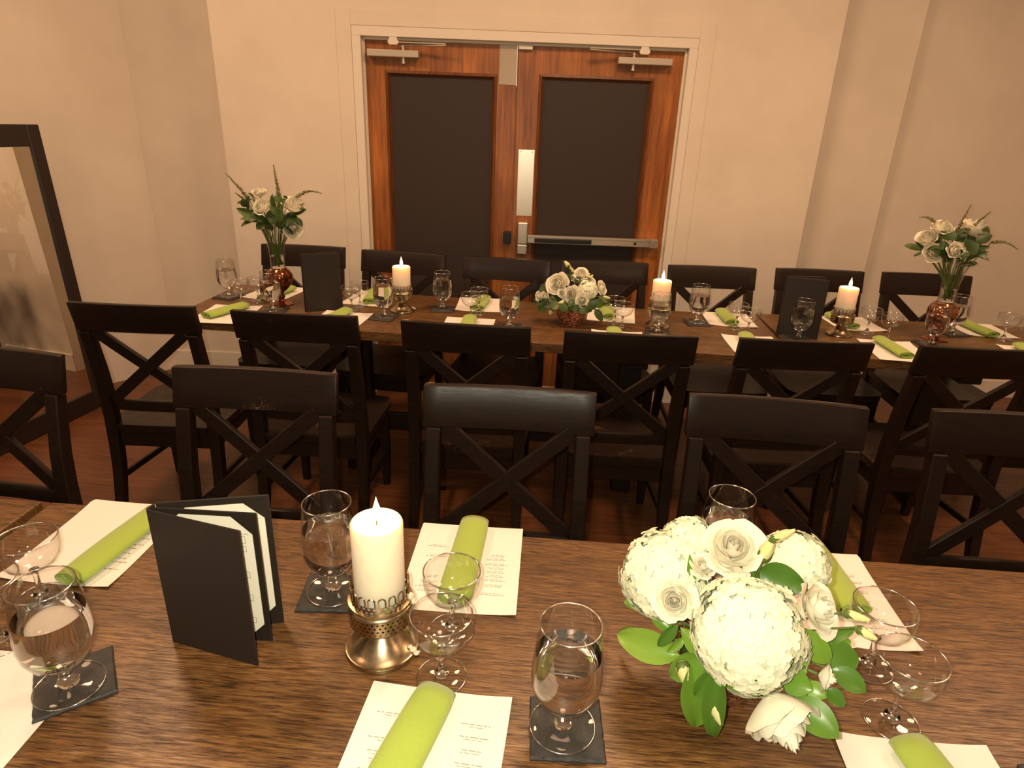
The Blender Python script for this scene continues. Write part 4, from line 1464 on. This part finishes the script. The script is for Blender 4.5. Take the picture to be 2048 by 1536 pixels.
VASE_R = [
    ('rose', (-0.073,0.043,0.478), (0,-.4,.9), 0.0363),
    ('rose', (0.027,-0.016,0.491), (.3,-.3,.9), 0.0412),
    ('rose', (-0.124,0.049,0.432), (-.5,-.4,.7), 0.0317),
    ('rose', (-0.099,0.012,0.377), (-.3,-.8,.3), 0.0331),
    ('rose', (-0.041,-0.034,0.397), (0,-.9,.4), 0.0260),
    ('rose', (-0.012,-0.039,0.389), (.2,-.8,.4), 0.0227),
    ('rose', (-0.022,0.048,0.467), (0,-.1,1), 0.0165),
    ('spike', (-0.088,0.074,0.488), (-0.146,0.109,0.506), 0.0060),
    ('spike', (-0.027,0.016,0.467), (-0.008,0.004,0.580), 0.0059),
    ('spike', (-0.010,-0.029,0.477), (0.040,-0.058,0.560), 0.0064),
    ('spike', (0.083,-0.049,0.436), (0.164,-0.096,0.418), 0.0058),
    ('leaf', (-0.129,0.053,0.373), (-0.189,0.087,0.391), 0.0135),
    ('leaf', (-0.119,0.035,0.361), (-0.142,0.049,0.403), 0.0084),
    ('leaf', (-0.121,0.071,0.374), (-0.146,0.085,0.409), 0.0074),
    ('leaf', (-0.100,-0.011,0.406), (-0.134,0.009,0.384), 0.0059),
    ('leaf', (-0.121,0.047,0.368), (-0.155,0.056,0.348), 0.0054),
    ('leaf', (-0.088,0.017,0.441), (-0.077,0.010,0.473), 0.0082),
    ('leaf', (-0.039,-0.012,0.457), (-0.014,-0.027,0.488), 0.0065),
    ('leaf', (-0.061,0.001,0.428), (-0.062,0.002,0.467), 0.0213),
    ('leaf', (-0.066,-0.008,0.358), (-0.078,-0.001,0.428), 0.0181),
    ('leaf', (-0.063,-0.021,0.367), (-0.069,-0.018,0.418), 0.0197),
    ('leaf', (-0.004,-0.021,0.428), (-0.024,0.014,0.454), 0.0195),
    ('leaf', (0.035,-0.044,0.453), (0.050,-0.052,0.499), 0.0176),
    ('leaf', (0.017,-0.056,0.435), (0.056,-0.079,0.472), 0.0240),
    ('leaf', (-0.008,-0.053,0.402), (0.015,-0.078,0.433), 0.0290),
    ('leaf', (0.020,-0.047,0.402), (0.067,-0.074,0.422), 0.0097),
    ('leaf', (0.023,-0.048,0.389), (0.068,-0.075,0.390), 0.0078),
    ('leaf', (0.024,-0.061,0.382), (0.066,-0.096,0.372), 0.0097),
    ('leaf', (-0.023,-0.044,0.362), (-0.001,-0.069,0.389), 0.0130),
    ('leaf', (-0.011,0.006,0.437), (0.017,0.013,0.463), 0.0196),
    ('leaf', (0.032,-0.019,0.404), (0.073,-0.043,0.401), 0.0130),
    ('leaf', (0.026,-0.004,0.421), (0.052,-0.007,0.445), 0.0196),
    ('leaf', (-0.037,0.022,0.334), (-0.031,0.018,0.375), 0.0200),
    ('leaf', (-0.002,0.001,0.353), (-0.002,0.001,0.399), 0.0198),
    ('leaf', (-0.068,0.040,0.409), (-0.089,0.052,0.439), 0.0133),
]

def bowl(t, r, h):
    lathe('bowl', [(0, .0), (r * .58, 0), (r * .60, .004), (r * .78, h * .45), (r * .95, h * .85), (r, h), (r * .96, h), (r * .90, h * .84), (r * .72, h * .45), (r * .5, .012), (0, .012)], 'copper_mosaic', t, 40)
    lathe('soil_foam', [(0, .02), (r * .66, .02), (r * .88, h * .8), (0, h * .86)], 'leaf_dark', t, 24)
t = empty('flower_bowl', (.295, .80, TZ))
tag(t, 'large white rose and hydrangea bouquet in a copper bowl, near table', 'flower arrangement', 'white bouquets in copper bowls')
bowl(t, .078, .078)
arrange(t, BIG, (0, 0, .05), (0, 0, .085), 'leaf', 1.2, False, 1.1)
t = empty('flower_bowl', (.067, 2.775, TZ))
tag(t, 'small white rose bouquet in a copper bowl on the far table', 'flower arrangement', 'white bouquets in copper bowls')
bowl(t, .080, .080)
arrange(t, SMALL, (0, 0, .05), (0, 0, .088), 'leaf_dark', 1.25, False, 1.12)
def vase(t):
    out = [(.0335, .170), (.0325, .19), (.0325, .22), (.0345, .255), (.041, .295), (.051, .33), (.0605, .350)]
    inn = [(r - .0022, z) for r, z in out]
    lathe('glass_neck', out + [(.0593, .3515)] + inn[::-1], 'thin_glass', t, 40, True, True, 60)
    lathe('copper_body', [(0, 0), (.052, 0), (.054, .003), (.050, .006), (.030, .010), (.016, .018), (.012, .026), (.017, .032), (.019, .038), (.015, .045), (.012, .050), (.018, .060), (.036, .075), (.052, .096), (.0595, .118), (.058, .138), (.048, .156), (.037, .165), (.0335, .170), (.030, .168), (.030, .10), (0, .09)], 'copper_glass', t, 40)
    lathe('water', [(0, .171), (.0295, .171), (.0290, .19), (.0295, .225), (0, .225)], 'water', t, 30, False, True, 50)
for base, items, lb in (((-1.274, 2.829, TZ), VASE_L, 'tall copper and glass vase of white roses at the left of the door'), ((1.678, 2.869, TZ), VASE_R, 'tall copper and glass vase of white roses at the right end')):
    t = empty('flower_vase', base)
    tag(t, lb, 'flower vase', 'tall vases of white roses')
    vase(t)
    rf = random.Random(base[0])
    fill = []
    for k in range(9):
        a = 2.4 * k
        z = .325 + .005 * k
        q = rf.uniform(.07, .13)
        fill.append(('leaf', (.03 * math.cos(a), .03 * math.sin(a), z), (q * math.cos(a), q * math.sin(a), z + rf.uniform(.0, .07)), rf.uniform(.008, .013)))
    arrange(t, items + fill, (0, 0, .185), (0, 0, .245), 'leaf_dark', 1.15, True, 1.30)
